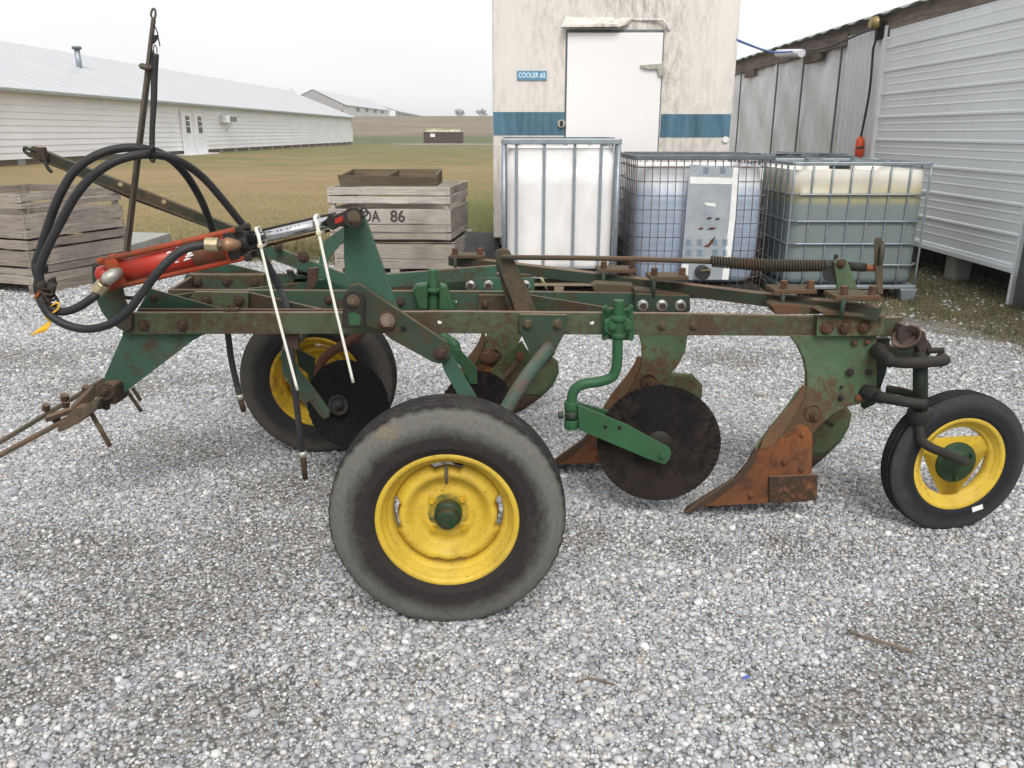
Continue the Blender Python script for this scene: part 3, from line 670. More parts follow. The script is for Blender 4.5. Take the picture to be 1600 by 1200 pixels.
# ---- dumpster
def dumpster():
    Y = 108.; a = P(663, 226, Y); b = P(722, 226, Y); z0 = min(a.z, b.z); z1 = P(663, 207, Y).z; L = b.x - a.x; cx = (a.x + b.x) / 2
    t = thing('roll_off_dumpster', (cx, Y + 1.2, z0), 'dark brown open dumpster heaped with rubbish at the foot of the slope', 'dumpster')
    m = MB(); m.box((cx, Y, (z0 + z1) / 2 + .1), (L, .12, z1 - z0 - .2)); m.box((cx, Y + 2.4, (z0 + z1) / 2 + .1), (L, .12, z1 - z0 - .2))
    m.box((a.x, Y + 1.2, (z0 + z1) / 2 + .1), (.12, 2.3, z1 - z0 - .2)); m.box((b.x, Y + 1.2, (z0 + z1) / 2 + .1), (.12, 2.3, z1 - z0 - .2)); m.box((cx, Y + 1.2, z0 + .3), (L - .3, 2.2, .1))
    m.build('body', 'dump_brown', t)
    m = MB()
    for i in range(9): m.box((a.x + (i + .5) * L / 9, Y - .1, (z0 + z1) / 2 + .1), (.12, .12, z1 - z0 - .25))
    m.box((cx, Y - .08, z1), (L + .1, .2, .12)); m.build('rib', 'dump_brown', t)
    m = MB()
    for i in (-1, 1): m.box((cx + i * L * .42, Y + .4, z0 + .1), (.3, .3, .3))
    m.build('roller', 'galv_dark', t)
    MB().box((a.x + L * .23, Y - .18, z1 - .35), (.6, .03, .4)).build('sign', 'label_white', t)
    g = MB(); rows = []
    for j in range(8): rows.append([(a.x + .2 + i * (L - .4) / 24, Y + .1 + j * .3, z1 - .05 + max(0, .45 * math.sin(j / 7 * 3.14)) * random.uniform(.3, 1.3)) for i in range(25)])
    o = g.grid(rows).build('rubbish_heap', 'debris'); tag(o, 'pale rubbish heaped above the rim of the brown dumpster', 'rubbish', kind='stuff')
dumpster()
# ---- bare far trees
def far_tree(px, py, Y, hpx, label, gp):
    b = P(px, py, Y); h = hpx * mpp(px, py, Y); t = thing('bare_tree', (b.x, Y, hill(b.x, Y) - .3), label, 'tree', gp)
    z0 = hill(b.x, Y) - .3; zt = b.z + h; H = zt - z0; tr = MB(); cr = MB()
    tr.tube([(b.x, Y, z0), (b.x + .1, Y, z0 + H * .45)], [.3, .2], 7)
    def br(p, d, L, r, lv):
        q = p + d * L; cr.tube([p, p + d * L * .5 + Vector((random.uniform(-.1, .1), 0, .08)) * L * .4, q], [r, r * .75, r * .5], 4, False)
        if lv:
            for _ in range(4 if lv > 1 else 5):
                nd = (d + Vector((random.uniform(-.9, .9), random.uniform(-.9, .9), random.uniform(-.3, .7)))).normalized(); br(q if random.random() < .6 else p + d * L * .6, nd, L * .66, r * .55, lv - 1)
    for i in range(7):
        a = i * 2.4; br(Vector((b.x + .1, Y, z0 + H * (.3 + .03 * i))), Vector((math.cos(a) * .7, math.sin(a) * .7, .8)).normalized(), H * .24, .11, 4)
    tr.build('trunk', 'bark_far', t); cr.build('crown', 'bark_far', t)
far_tree(717, 183, 300, 13, 'bare tree on the skyline, the left one of the pair by the white cooler', 'bare trees on the skyline')
far_tree(752, 183, 310, 13, 'bare tree on the skyline closest to the white cooler', 'bare trees on the skyline')
far_tree(449, 146, 330, 9, 'bare tree top showing above the long barn roof', 'bare trees on the skyline')

# ---- concrete slab
q = [PZ(266, 364, .22), PZ(150, 361, .22), PZ(60, 384, .22), PZ(200, 384, .22)]
o = MB().ext(q, (0, 0, -.3)).build('concrete_slab', 'concrete', bevel=.01); tag(o, 'low pale concrete slab behind the left wooden crates', 'slab')

# ---- wooden bins
def wbin(name, label, gp, o, u, v, W, D, z0, rows, mat, skid=False, th=.018, broken=()):
    """o: corner; u: along front; v: along side. rows: list of (z0,z1) fractions in metres"""
    o = Vector(o); u = Vector(u).normalized(); v = Vector(v).normalized(); H = rows[-1][1]
    t = thing(name, (o.x, o.y, z0), label, 'crate', gp)
    def slab(a, b, zlo, zhi, thick, nm='board'):
        pass
    def board(p, d, nrm, L, zlo, zhi, cut=0, nm='board'):
        j = random.uniform(-.004, .004); a = p + Vector((0, 0, zlo + j)); m = MB()
        n = 7; top = [a + d * (L * i / n) + Vector((0, 0, zhi - zlo + random.uniform(-.003, .003))) for i in range(n + 1)]
        bot = [a + d * (L * i / n) + Vector((0, 0, random.uniform(-.003, .003))) for i in range(n + 1)]
        m.ext(bot + top[::-1], nrm * th); m.build(nm, mat, t, bevel=.002, seg=1)
    base = Vector((o.x, o.y, z0))
    for i, (a, b) in enumerate(rows):
        L = W; board(base, u, v, L, a, b, nm='front_board')
        board(base + v * (D - th), u, v, W, a, b, nm='back_board')
        for s, p in (('side_board', base + v * (th + .001)), ('side_board', base + u * (W - th) + v * (th + .001))):
            if (i, s) in broken and p == base + v * (th + .001): continue
            board(p, v, u, D - 2 * th - .002, a, b, nm=s)
    k = .045
    for cu in (th + .002, W - th - k - .002):
        for cv in (th + .003, D - th - k - .003):
            c = base + u * (cu + k / 2) + v * (cv + k / 2) + Vector((0, 0, H / 2)); rot = Matrix((u, v, Vector((0, 0, 1)))).transposed()
            MB().box(c, (k, k, H - .01), M=rot).build('corner_post', mat, t)
    rot = Matrix((u, v, Vector((0, 0, 1)))).transposed()
    MB().box(base + u * W / 2 + v * D / 2 + Vector((0, 0, .02)), (W - .05, D - .05, .018), M=rot).build('floor', mat, t)
    if skid:
        for f in (.02, .5, .98):
            MB().box(base + u * (W * f) + v * D / 2 + Vector((0, 0, -.045)), (.09, D, .085), M=rot).build('skid', mat, t)
        MB().box(base + v * .05 + u * W / 2 + Vector((0, 0, -.045)), (W, .08, .08), M=rot).build('skid', mat, t) if False else None
    nl = MB()
    for a, b in rows:
        for f in (.03, .97):
            for zz in (.3, .7):
                c = base + u * (W * f) + Vector((0, 0, a + (b - a) * zz)); nl.hexb(c + v * .0005, -v, .004, .002)
    nl.build('nail', 'iron_dark', t)
    return t
Yb = 8.1
a = P(516, 380, Yb); b = P(706, 380, Yb); W = b.x - a.x
zt = P(610, 292, Yb).z; zm = P(610, 376, Yb).z; H = zt - zm
zf = lambda y: P(610, y, Yb).z - zm
rows_up = [(zf(374), zf(365)), (zf(362.5), zf(351.5)), (zf(349.5), zf(326)), (zf(318), zf(307)), (zf(304.5), zf(292))]
tb = wbin('wooden_bin', 'weathered grey wooden bin stencilled 86, on top of its stack behind the plow', 'wooden bins behind the plow', (a.x, Yb, 0), (1, -.05, 0), (.11, 1, 0), W, 1.05, zm, rows_up, 'wood_grey')
cz = (zf(349.5) + zf(326)) / 2 + zm
def stencil(txt, px, sz, sx=.8):
    c = P(px, 337, Yb - .002); textmesh(txt, sz, 'stencil_lettering', 'stencil', Matrix.Translation((c.x, Yb - .003 - .05 * (c.x - a.x), cz - .003)) @ Matrix.Rotation(R(-2.9), 4, 'Z') @ Matrix.Rotation(R(90), 4, 'X'), tb, .002, sx)
stencil('ROA', 574, .15); stencil('86', 622, .155, .95)
m2 = MB()
for px in (617.5, 632.5):
    c = P(px, 337, Yb - .004); 
zm2 = .10
rows_lo = [(0, .10), (.12, .205), (.235, zm - zm2 - .035)]
rows_lo = [(0.0, .09), (P(610, 423, Yb).z - zm2, P(610, 410, Yb).z - zm2), (P(610, 404, Yb).z - zm2, P(610, 381.5, Yb).z - zm2)]
rows_lo = [(0.0, .075), (.09, P(610, 410, Yb).z - zm2), (P(610, 404, Yb).z - zm2, P(610, 381.5, Yb).z - zm2)]
wbin('wooden_bin', 'lower wooden bin carrying the bin stencilled 86', 'wooden bins behind the plow', (a.x + .03, Yb + .02, 0), (1, -.05, 0), (.11, 1, 0), W, 1.2, zm2, rows_lo + [(rows_lo[-1][1] + .018, rows_lo[-1][1] + .02)], 'wood_grey', skid=True)
# small divided tray lying tilted on the top bin
def tray():
    t = thing('wooden_tray', (P(608, 290, 8.2).x, 8.5, zt), 'brown wooden two-compartment tray lying on top of the middle bin stack', 'tray')
    z = zt + .004; a = P(532, 292, 8.16); b = P(683, 292, 8.16); w = b.x - a.x; h = .115; dp = .62
    x0 = a.x; y0 = 8.16; out = .03
    m = MB().ext([(x0 - .02, y0 - .02, z + h - .01), (x0, y0, z), (x0 + w, y0, z), (x0 + w + .02, y0 - .02, z + h - .03)], (0, .02, 0)); m.build('front_board', 'wood_brown', t)
    MB().ext([(x0, y0 + dp, z), (x0 - .0, y0 + dp, z + h + .02), (x0 + w, y0 + dp, z + h + .02), (x0 + w, y0 + dp, z)], (0, .02, 0)).build('back_board', 'wood_brown', t)
    for xx in (x0, x0 + w * .5, x0 + w - .02): MB().ext([(xx, y0 + .021, z), (xx, y0 + .021, z + h - .01), (xx, y0 + dp - .002, z + h + .015), (xx, y0 + dp - .002, z)], (.022, 0, 0)).build('divider' if 0 < xx - x0 < w * .9 else 'end_board', 'wood_brown', t)
    MB().box((x0 + w / 2, y0 + dp / 2, z + .012), (w - .05, dp - .05, .012)).build('floor', 'wood_brown', t)
tray()
# left stack, turned towards the lot
c0 = P(56, 452, 7.2); u = Vector((-.94, .34, 0)).normalized(); v = Vector((.34, .94, 0)).normalized()
g = 'wooden bins at the left edge'
wbin('wooden_bin', 'upper old wooden bin with a missing slat at the left edge of the lot', g, (c0.x, 7.2, 0), u, v, 1.25, 1.12, .50, [(.0, .075), (.085, .21), (.262, .31), (.318, .39)], 'wood_grey_old')
wbin('wooden_bin', 'lower old wooden bin at the left edge, under the bin with the missing slat', g, (c0.x - .01, 7.2, 0), u, v, 1.25, 1.15, .09, [(.0, .08), (.09, .15), (.165, .30), (.32, .395)], 'wood_grey_old', skid=True)

# ---- cooler
def cooler():
    Yc = 8.5; x0 = P(770, 200, Yc).x; x1 = P(1143, 200, Yc).x; zb = P(770, 372, Yc).z; zt = 3.35; w = x1 - x0
    t = thing('walk_in_cooler', ((x0 + x1) / 2, Yc + 2, 0), 'tall stained cream walk-in cooler box with a blue stripe and white door', 'cooler')
    MB().box(((x0 + x1) / 2, Yc + 2.6, (zb + zt) / 2), (w, 5.2, zt - zb)).build('body', 'cooler_skin', t, bevel=.02, seg=3)
    s0, s1 = P(770, 211, Yc).z, P(770, 175, Yc).z
    dl, dr = P(884, 200, Yc).x, P(1028, 200, Yc).x; zd = P(960, 50, Yc).z
    for a, b, dz in ((x0, dl - .01, 0), (dr + .02, x1 - .01, -.02)): MB().box(((a + b) / 2, Yc - .002, (s0 + s1) / 2 + dz), (b - a - .01, .008, s1 - s0)).build('stripe', 'cooler_stripe', t)
    MB().box(((dl + dr) / 2, Yc - .004, (zb + zd) / 2 + .01), (dr - dl + .03, .012, zd - zb + .02)).build('door_gasket', 'galv_dark', t)
    d = MB().box(((dl + dr) / 2, Yc - .02, (zb + zd) / 2), (dr - dl, .05, zd - zb - .02)).build('door', 'cooler_door', t, bevel=.006)
    q = P(1020, 104, Yc - .06); MB().plate([(1001, 101), (1030, 99), (1037, 97), (1039, 116), (1030, 120), (1027, 108), (1012, 108), (1002, 105)], Yc - .075, .03).build('hinge', 'nickel', d, bevel=.004)
    l = P(877, 193, Yc); MB().cyl((l.x, Yc - .03, l.z), (l.x, Yc + .01, l.z), .04, 20).build('lock_plate', 'nickel', t)
    MB().box((l.x, Yc - .04, l.z), (.026, .03, .05)).build('padlock', 'iron_dark', t, bevel=.004)
    # bent rain guard above the door
    m = MB(); y0 = Yc - .001
    pts = [(876, 44), (884, 30), (988, 29), (985, 35), (967, 43)]
    top = [P(x, y, Yc) for x, y in pts]
    a0, a1, b0, b1 = P(884, 27, Yc), P(990, 29, Yc), P(877, 44, Yc - .12), P(966, 43, Yc - .12)
    m.ext([a0, a1, b1 + Vector((.1, .08, .04)), b1, b0], (0, .0, .008)); 
    m.ext([b0, b1, b1 + Vector((0, 0, .03)), b0 + Vector((0, 0, .03))], (0, .006, 0))
    m.build('rain_guard', 'gutter_white', t)
    m = MB().tube(smoothpath([P(988, 31, Yc), P(1030, 31, Yc - .03), P(1040, 37, Yc - .04), P(1046, 48, Yc)], 4), .012, 8); m.build('guard_edge', 'gutter_white', t)
    # sign
    sc = P(831, 118, Yc); sw, sh = .29, .085
    s = MB().box((sc.x, Yc - .008, sc.z), (sw, .012, sh)).build('sign', 'sign_blue', t)
    textmesh('COOLER #2', .064, 'sign_lettering', 'sign_text', Matrix.Translation((sc.x, Yc - .016, sc.z)) @ Matrix.Rotation(R(90), 4, 'X'), s, .003, .78)
    r = P(1133, 218, Yc); MB().cyl((r.x, Yc - .02, r.z), (r.x, Yc, r.z), .03, 16).build('vent_cap', 'cooler_door', t)
    for xx in (x0 + .35, x1 - .35): MB().box((xx, Yc + 2.6, zb - .08), (.12, 5, .15)).build('chassis_rail', 'iron_dark', t)
    for xx in (x0 + .2, x1 - .2):
        for yy in (Yc + .5, Yc + 4.5): MB().box((xx, yy, zb / 2 - .08), (.3, .3, zb - .14)).build('support_block', 'grey_block', t)
cooler()
q = P(751, 385, 8.6)
m = MB(); c = Vector((q.x - .02, 8.9, .16))
rows = []
for i in range(13):
    a = math.pi * i / 12; rows.append([(c.x + (-.5 + j / 8) * .42 + random.uniform(-.012, .012), c.y - math.cos(a) * .25, .005 + math.sin(a) ** .55 * .36 + random.uniform(-.012, .012)) for j in range(9)])
e0 = [r_[0] for r_ in rows]; e1 = [r_[-1] for r_ in rows]
m.grid(rows); m._add(e0, [tuple(range(13))]); m._add(e1, [tuple(range(13))])
o = m.build('grey_bale', 'grey_block'); tag(o, 'dark grey lumpy bundle on the ground at the left foot of the cooler', 'bundle')

# ---- IBC totes
def rbox(m, x0, x1, y0, y1, z0, z1, r, sag=0, n=5):
    """rounded bottle"""
    def ring(z, ins):
        out = []
        for cx, cy, a0 in ((x1 - r, y1 - r, 0), (x0 + r, y1 - r, 90), (x0 + r, y0 + r, 180), (x1 - r, y0 + r, 270)):
            for k in range(n + 1):
                a = R(a0 + 90 * k / n); rr = r - min(ins, r * .95)
                out.append(Vector((cx + math.cos(a) * rr, cy + math.sin(a) * rr, z)))
        return out
    rings = []; K = 6
    for k in range(K + 1): a = math.pi / 2 * k / K; rings.append((z0 + r * .6 * (1 - math.sin(a)), r * .6 * (1 - math.cos(a)) if False else r * .6 * (1 - math.sin(math.pi / 2 - a)) * 0 + r * .6 * (1 - math.cos(math.pi / 2 - a))))
    rings = [(z0 + r * .6 * (1 - math.cos(math.pi / 2 * k / K)), r * .6 * (1 - math.sin(math.pi / 2 * k / K))) for k in range(K + 1)]
    rings += [(z0 + (z1 - z0) * f, -sag * math.sin(math.pi * f) if sag else 0) for f in (.25, .4, .55, .7)]
    rings += [(z1 - r * .6 * (1 - math.sin(math.pi / 2 * (1 - k / K))), r * .6 * (1 - math.cos(math.pi / 2 * k / K))) for k in range(K + 1)]
    rr = [ring(z, i) for z, i in rings]; N_ = len(rr[0]); vs = [p for q in rr for p in q]
    fs = [(i * N_ + k, i * N_ + (k + 1) % N_, (i + 1) * N_ + (k + 1) % N_, (i + 1) * N_ + k) for i in range(len(rr) - 1) for k in range(N_)]
    fs += [tuple(range(N_ - 1, -1, -1)), tuple((len(rr) - 1) * N_ + k for k in range(N_))]
    m._add(vs, fs, True); return m
def pallet(name, label, x0, x1, y0, y1, h, mat='wood_pallet', cat='pallet'):
    t = thing(name, ((x0 + x1) / 2, (y0 + y1) / 2, 0), label, cat)
    n = 6
    for i in range(n): w = (y1 - y0) / n; MB().box(((x0 + x1) / 2, y0 + (i + .5) * w, h - .01), (x1 - x0, w * .78, .02)).build('deck_board', mat, t)
    for xx in (x0 + .05, (x0 + x1) / 2, x1 - .05): MB().box((xx, (y0 + y1) / 2, h / 2 - .002), (.08, y1 - y0 - .004, h - .044)).build('stringer', mat, t)
    for i in (0, 2, 5): w = (y1 - y0) / n; MB().box(((x0 + x1) / 2, y0 + (i + .5) * w, .011), (x1 - x0, w * .7, .02)).build('bottom_board', mat, t)
    return t
def ibc_white():
    Y = 7.0; x0 = P(786, 300, Y).x; x1 = P(966, 300, Y).x; zb = .15; ztop = P(876, 219, Y).z; D = 1.15
    pallet('wooden_pallet', 'wooden pallet under the plain white liquid tote', x0 - .05, x1 + .05, Y - .02, Y + D, .145)
    t = thing('liquid_tote', ((x0 + x1) / 2, Y + D / 2, zb), 'clean white liquid tote with flat galvanised uprights, left of the three in front', 'tote', 'liquid totes by the cooler')
    z0 = zb + .11
    m = MB(); rbox(m, x0 + .035, x1 - .035, Y + .03, Y + D - .03, z0, ztop - .06, .09); m.build('bottle', 'bottle_white', t)
    s = mpp(876, 300, Y)
    for px in (807, 850, 897, 938):
        xx = P(px, 300, Y).x; MB().ext([(xx - .0125, Y + .005, z0 - .08), (xx + .0125, Y + .005, z0 - .08), (xx + .0125, Y + .005, ztop - .03), (xx - .0125, Y + .005, ztop - .03)], (0, .018, 0)).build('upright', 'galv', t, bevel=.005)
    for yy in (Y + D,):
        for f in (.15, .38, .62, .85): xx = x0 + (x1 - x0) * f; MB().box((xx, yy, (z0 + ztop) / 2), (.03, .018, ztop - z0)).build('upright', 'galv', t)
    for xx in (x0 + .008, x1 - .008):
        for f in (.2, .4, .6, .8): MB().box((xx, Y + D * f, (z0 + ztop) / 2), (.018, .03, ztop - z0)).build('upright', 'galv', t)
        for yy in (Y + .01, Y + D - .01): MB().tube([(xx, yy, z0 - .08), (xx, yy, ztop - .02)], .02, 8).build('corner_post', 'galv', t)
    m = MB()
    for a, b in (((x0, Y), (x1, Y)), ((x1, Y), (x1, Y + D)), ((x1, Y + D), (x0, Y + D)), ((x0, Y + D), (x0, Y))): m.bar((*a, ztop - .01), (*b, ztop - .01), .03, .045)
    m.build('top_rail', 'galv', t, bevel=.006)
    m = MB()
    for yy in (Y + D * .33, Y + D * .7): m.bar((x0, yy, ztop + .014), (x1, yy, ztop + .014), .05, .012)
    m.build('top_strap', 'galv_dark', t)
    for zz in (z0 - .03,):
        m = MB(); m.box(((x0 + x1) / 2, Y + D / 2, z0 - .05), (x1 - x0, D, .04)); m.build('base_tray', 'galv', t)
ibc_white()
def cage(t, x0, x1, y0, y1, z0, z1, nx, ny, zs, mat, r, bulge=0, rx=None):
    def bl(p):       # pushed-out wires follow the bulging bottle
        if not bulge: return p
        f = math.sin(math.pi * max(0, min(1, (p.z - z0) / (z1 - z0)))); cx, cy = (x0 + x1) / 2, (y0 + y1) / 2
        fx = 1 - ((p.x - cx) / ((x1 - x0) / 2)) ** 4 * .6; return Vector((p.x + (p.x - cx) * .0, p.y - bulge * f * fx if p.y < cy else p.y, p.z))
    zz = [z0 + (z1 - z0) * k / 8 for k in range(9)]
    for i in range(nx + 1):
        x = x0 + (x1 - x0) * i / nx
        for y in (y0, y1): MB().tube([bl(Vector((x, y, z))) for z in zz], r, 6).build('cage_wire', mat, t)
    for i in range(1, ny):
        y = y0 + (y1 - y0) * i / ny
        for x in (x0, x1): MB().tube([bl(Vector((x, y, z))) for z in zz], r, 6).build('cage_wire', mat, t)
    for z in zs:
        m = MB(); c = .06; loop = []
        pts = [(x0 + c, y0), (x1 - c, y0), (x1, y0 + c), (x1, y1 - c), (x1 - c, y1), (x0 + c, y1), (x0, y1 - c), (x0, y0 + c), (x0 + c, y0)]
        for (ax, ay), (bx, by) in zip(pts[:-1], pts[1:]):
            k = 8 if abs(ax - bx) + abs(ay - by) > .3 else 2
            for j in range(k): loop.append(bl(Vector((ax + (bx - ax) * j / k, ay + (by - ay) * j / k, z))) + Vector((0, -r * 1.2 if ay < (y0 + y1) / 2 else r, 0)))
        loop.append(loop[0]); m.tube(loop, r * 1.15, 6, False); m.build('cage_ring', mat, t)
def ibc_base(t, x0, x1, y0, y1, z0, mat):
    MB().box(((x0 + x1) / 2, (y0 + y1) / 2, z0 + .115), (x1 - x0 + .03, y1 - y0 + .03, .035)).build('pallet_deck', mat, t, bevel=.008)
    for xx in (x0 + .05, (x0 + x1) / 2, x1 - .05):
        for yy in (y0 + .05, (y0 + y1) / 2, y1 - .05):
            m = MB(); s = .075; m.ext([(xx - s, yy - s, z0 + .1), (xx + s, yy - s, z0 + .1), (xx + s * .7, yy - s, z0), (xx - s * .7, yy - s, z0)], (0, 2 * s, 0)); m.build('pallet_foot', mat, t, bevel=.006)
def ibc_green():
    Y = 7.0; x0 = P(1228, 400, Y).x; x1 = P(1435, 400, Y).x; D = 1.0; zt = P(1340, 256, Y).z
    t = thing('liquid_tote', ((x0 + x1) / 2, Y + D / 2, 0), 'liquid tote with murky grey green liquid and yellowed top, rightmost in front', 'tote', 'liquid totes by the cooler')
    m = MB(); rbox(m, x0 + .012, x1 - .012, Y + .012, Y + D - .02, .14, zt - .05, .1, sag=.004); m.build('bottle', 'bottle_liquid', t)
    for px in (1296, 1381):
        pass
    zs = [P(1340, y, Y).z for y in (304, 346, 381, 414)]
    cage(t, x0, x1, Y, Y + D, .13, zt - .02, 7, 6, zs, 'galv', .0085)
    m = MB()
    for a, b in (((x0, Y), (x1, Y)), ((x1, Y), (x1, Y + D)), ((x1, Y + D), (x0, Y + D)), ((x0, Y + D), (x0, Y))): m.bar((*a, zt), (*b, zt), .03, .03)
    m.build('top_rail', 'galv', t, bevel=.006)
    for f in (.3, .68): MB().bar((x0 + (x1 - x0) * f, Y, zt + .02), (x0 + (x1 - x0) * f + .1, Y + D, zt + .02), .04, .012).build('top_strap', 'galv', t)
    MB().cyl(((x0 + x1) / 2, Y + D / 2, zt - .06), ((x0 + x1) / 2, Y + D / 2, zt + .005), .09, 20).build('lid', 'black_plastic', t)
    ibc_base(t, x0, x1, Y, Y + D, 0, 'galv')
ibc_green()
def ibc_blue():
    Y = 7.05; x0 = P(989, 400, Y).x; x1 = P(1190, 400, Y).x; D = 1.1; zt = P(1090, 246, Y).z; z0 = .13
    t = thing('liquid_tote', ((x0 + x1) / 2, Y + D / 2, 0), 'bulging bluish liquid tote in a rusty wire cage with a scratched metal plate', 'tote', 'liquid totes by the cooler')
    m = MB(); rbox(m, x0 + .05, x1 - .03, Y + .04, Y + D - .03, z0, zt - .07, .14, sag=.03); m.build('bottle', 'bottle_blue', t)
    cage(t, x0, x1, Y - .01, Y + D, z0 - .03, zt - .015, 17, 10, [z0 + .07 + k * .115 for k in range(9)], 'wire_rust', .0042, bulge=.045)
    m = MB()
    for a, b in (((x0 - .02, Y - .03), (x1 + .02, Y - .03)), ((x1 + .02, Y - .03), (x1 + .02, Y + D)), ((x1 + .02, Y + D), (x0 - .02, Y + D)), ((x0 - .02, Y + D), (x0 - .02, Y - .03))): m.bar((*a, zt), (*b, zt), .04, .04)
    m.build('top_rail', 'galv_dark', t, bevel=.006)
    for f in (.35, .7): MB().bar((x0, Y + D * f, zt + .024), (x1, Y + D * (f - .06), zt + .024), .07, .012).build('top_strap', 'galv_dark', t)
    # dented sheet plate wired to the front
    Yp = Y - .075
    outer = [(1078, 257), (1154, 262), (1147, 340), (1138, 437), (1064, 437), (1066, 400), (1072, 330)]
    pl = MB().plate(outer, Yp, .004).build('identity_plate', 'galv_plate', t)
    MB().plate([(1146, 262), (1154, 262), (1149, 340), (1138, 437), (1128, 437), (1140, 340)], Yp - .003, .002).build('white_edge', 'label_white', pl)
    MB().plate([(1078, 276), (1145, 278), (1145, 288), (1078, 287)], Yp - .003, .002).build('paper_label', 'label_white', pl)
    MB().plate([(1099, 316), (1118, 318), (1118, 323), (1104, 321)], Yp - .003, .002).build('torn_label', 'label_white', pl)
    MB().plate([(1065, 413), (1076, 413), (1074, 437), (1064, 437)], Yp - .005, .002).build('torn_label', 'label_white', pl)
    h = MB()
    for x in (1103, 1129): h.plate([(x - 4, 261), (x + 4, 261), (x + 4, 271), (x - 4, 271)], Yp - .003, .002)
    for y in (374, 390):
        for x in (1076, 1093, 1117, 1133): h.plate([(x - 4, y), (x + 4, y), (x + 4, y + 10), (x - 4, y + 10)], Yp - .003, .002)
    h.build('cut_out', 'slot_blue', pl)
    ru = MB()
    for x, y, w in ((1108, 341, 9), (1121, 342, 7), (1095, 357, 8), (1112, 357, 14), (1104, 384, 7), (1112, 376, 5)):
        ru.plate([(x - w * .6, y + 2), (x - w * .1, y - 2), (x + w * .6, y - 1), (x + w * .2, y + 2)], Yp - .003, .002)
    ru.plate([(1098, 386), (1104, 384), (1118, 368), (1115, 378), (1108, 386)], Yp - .0035, .002)
    ru.build('rust_scrape', 'rust', pl)
    v = P(1097, 425, Y - .1); MB().cyl((v.x, Y - .16, v.z), (v.x, Y + .05, v.z), .06, 20).build('valve', 'black_plastic', t, bevel=.006)
    MB().bar((v.x - .03, Y - .17, v.z + .025), (v.x + .06, Y - .17, v.z + .03), .012, .012).build('valve_handle', 'lock_brass', t)
    MB().box(((x0 + x1) / 2, Y + D / 2, .06), (x1 - x0, D, .11)).build('pallet_deck', 'iron_dark', t, bevel=.01)
m_, nt, N, L, b = newmat('galv_plate')
c = mix(nt, ramp(nt, tex(nt, 6, 7, .7), [(.35, 0.), (.65, 1.)]), (.30, .34, .37), (.42, .45, .47)); c = mix(nt, ramp(nt, tex(nt, 22, 8, .8), [(.6, 0.), (.68, .6)]), c, (.14, .13, .12)); L.new(c, b.inputs['Base Color']); b.inputs['Metallic'].default_value = .4; b.inputs['Roughness'].default_value = .5
plain('slot_blue', (.16, .22, .27), .6, 0, .2, 10, 0)
ibc_blue()
def ibc_back():
    Y = 8.75; x0 = P(1160, 300, Y).x; x1 = x0 + 1.15; D = 1.; zt = 1.15
    t = thing('liquid_tote', ((x0 + x1) / 2, Y + D / 2, 0), 'white liquid tote standing behind the row, only its top with a black lid showing', 'tote', 'liquid totes by the cooler')
    m = MB(); rbox(m, x0 + .03, x1 - .03, Y + .03, Y + D - .03, .14, zt - .03, .12); m.build('bottle', 'bottle_white', t)
    cage(t, x0, x1, Y, Y + D, .13, zt - .02, 5, 5, [.4, .65, .9], 'galv', .0085)
    m = MB()
    for a, b in (((x0, Y), (x1, Y)), ((x1, Y), (x1, Y + D)), ((x1, Y + D), (x0, Y + D)), ((x0, Y + D), (x0, Y))): m.bar((*a, zt), (*b, zt), .03, .03)
    m.build('top_rail', 'galv_dark', t)
    MB().cyl(((x0 + x1) / 2, Y + D * .4, zt - .04), ((x0 + x1) / 2, Y + D * .4, zt + .03), .13, 22).build('lid', 'black_plastic', t)
    MB().bar((x0 + .1, Y, zt + .02), (x0 + .5, Y + D, zt + .02), .04, .012).bar((x1 - .1, Y, zt + .034), (x1 - .5, Y + D, zt + .034), .04, .012).build('top_strap', 'galv', t)
    ibc_base(t, x0, x1, Y, Y + D, 0, 'galv')
ibc_back()

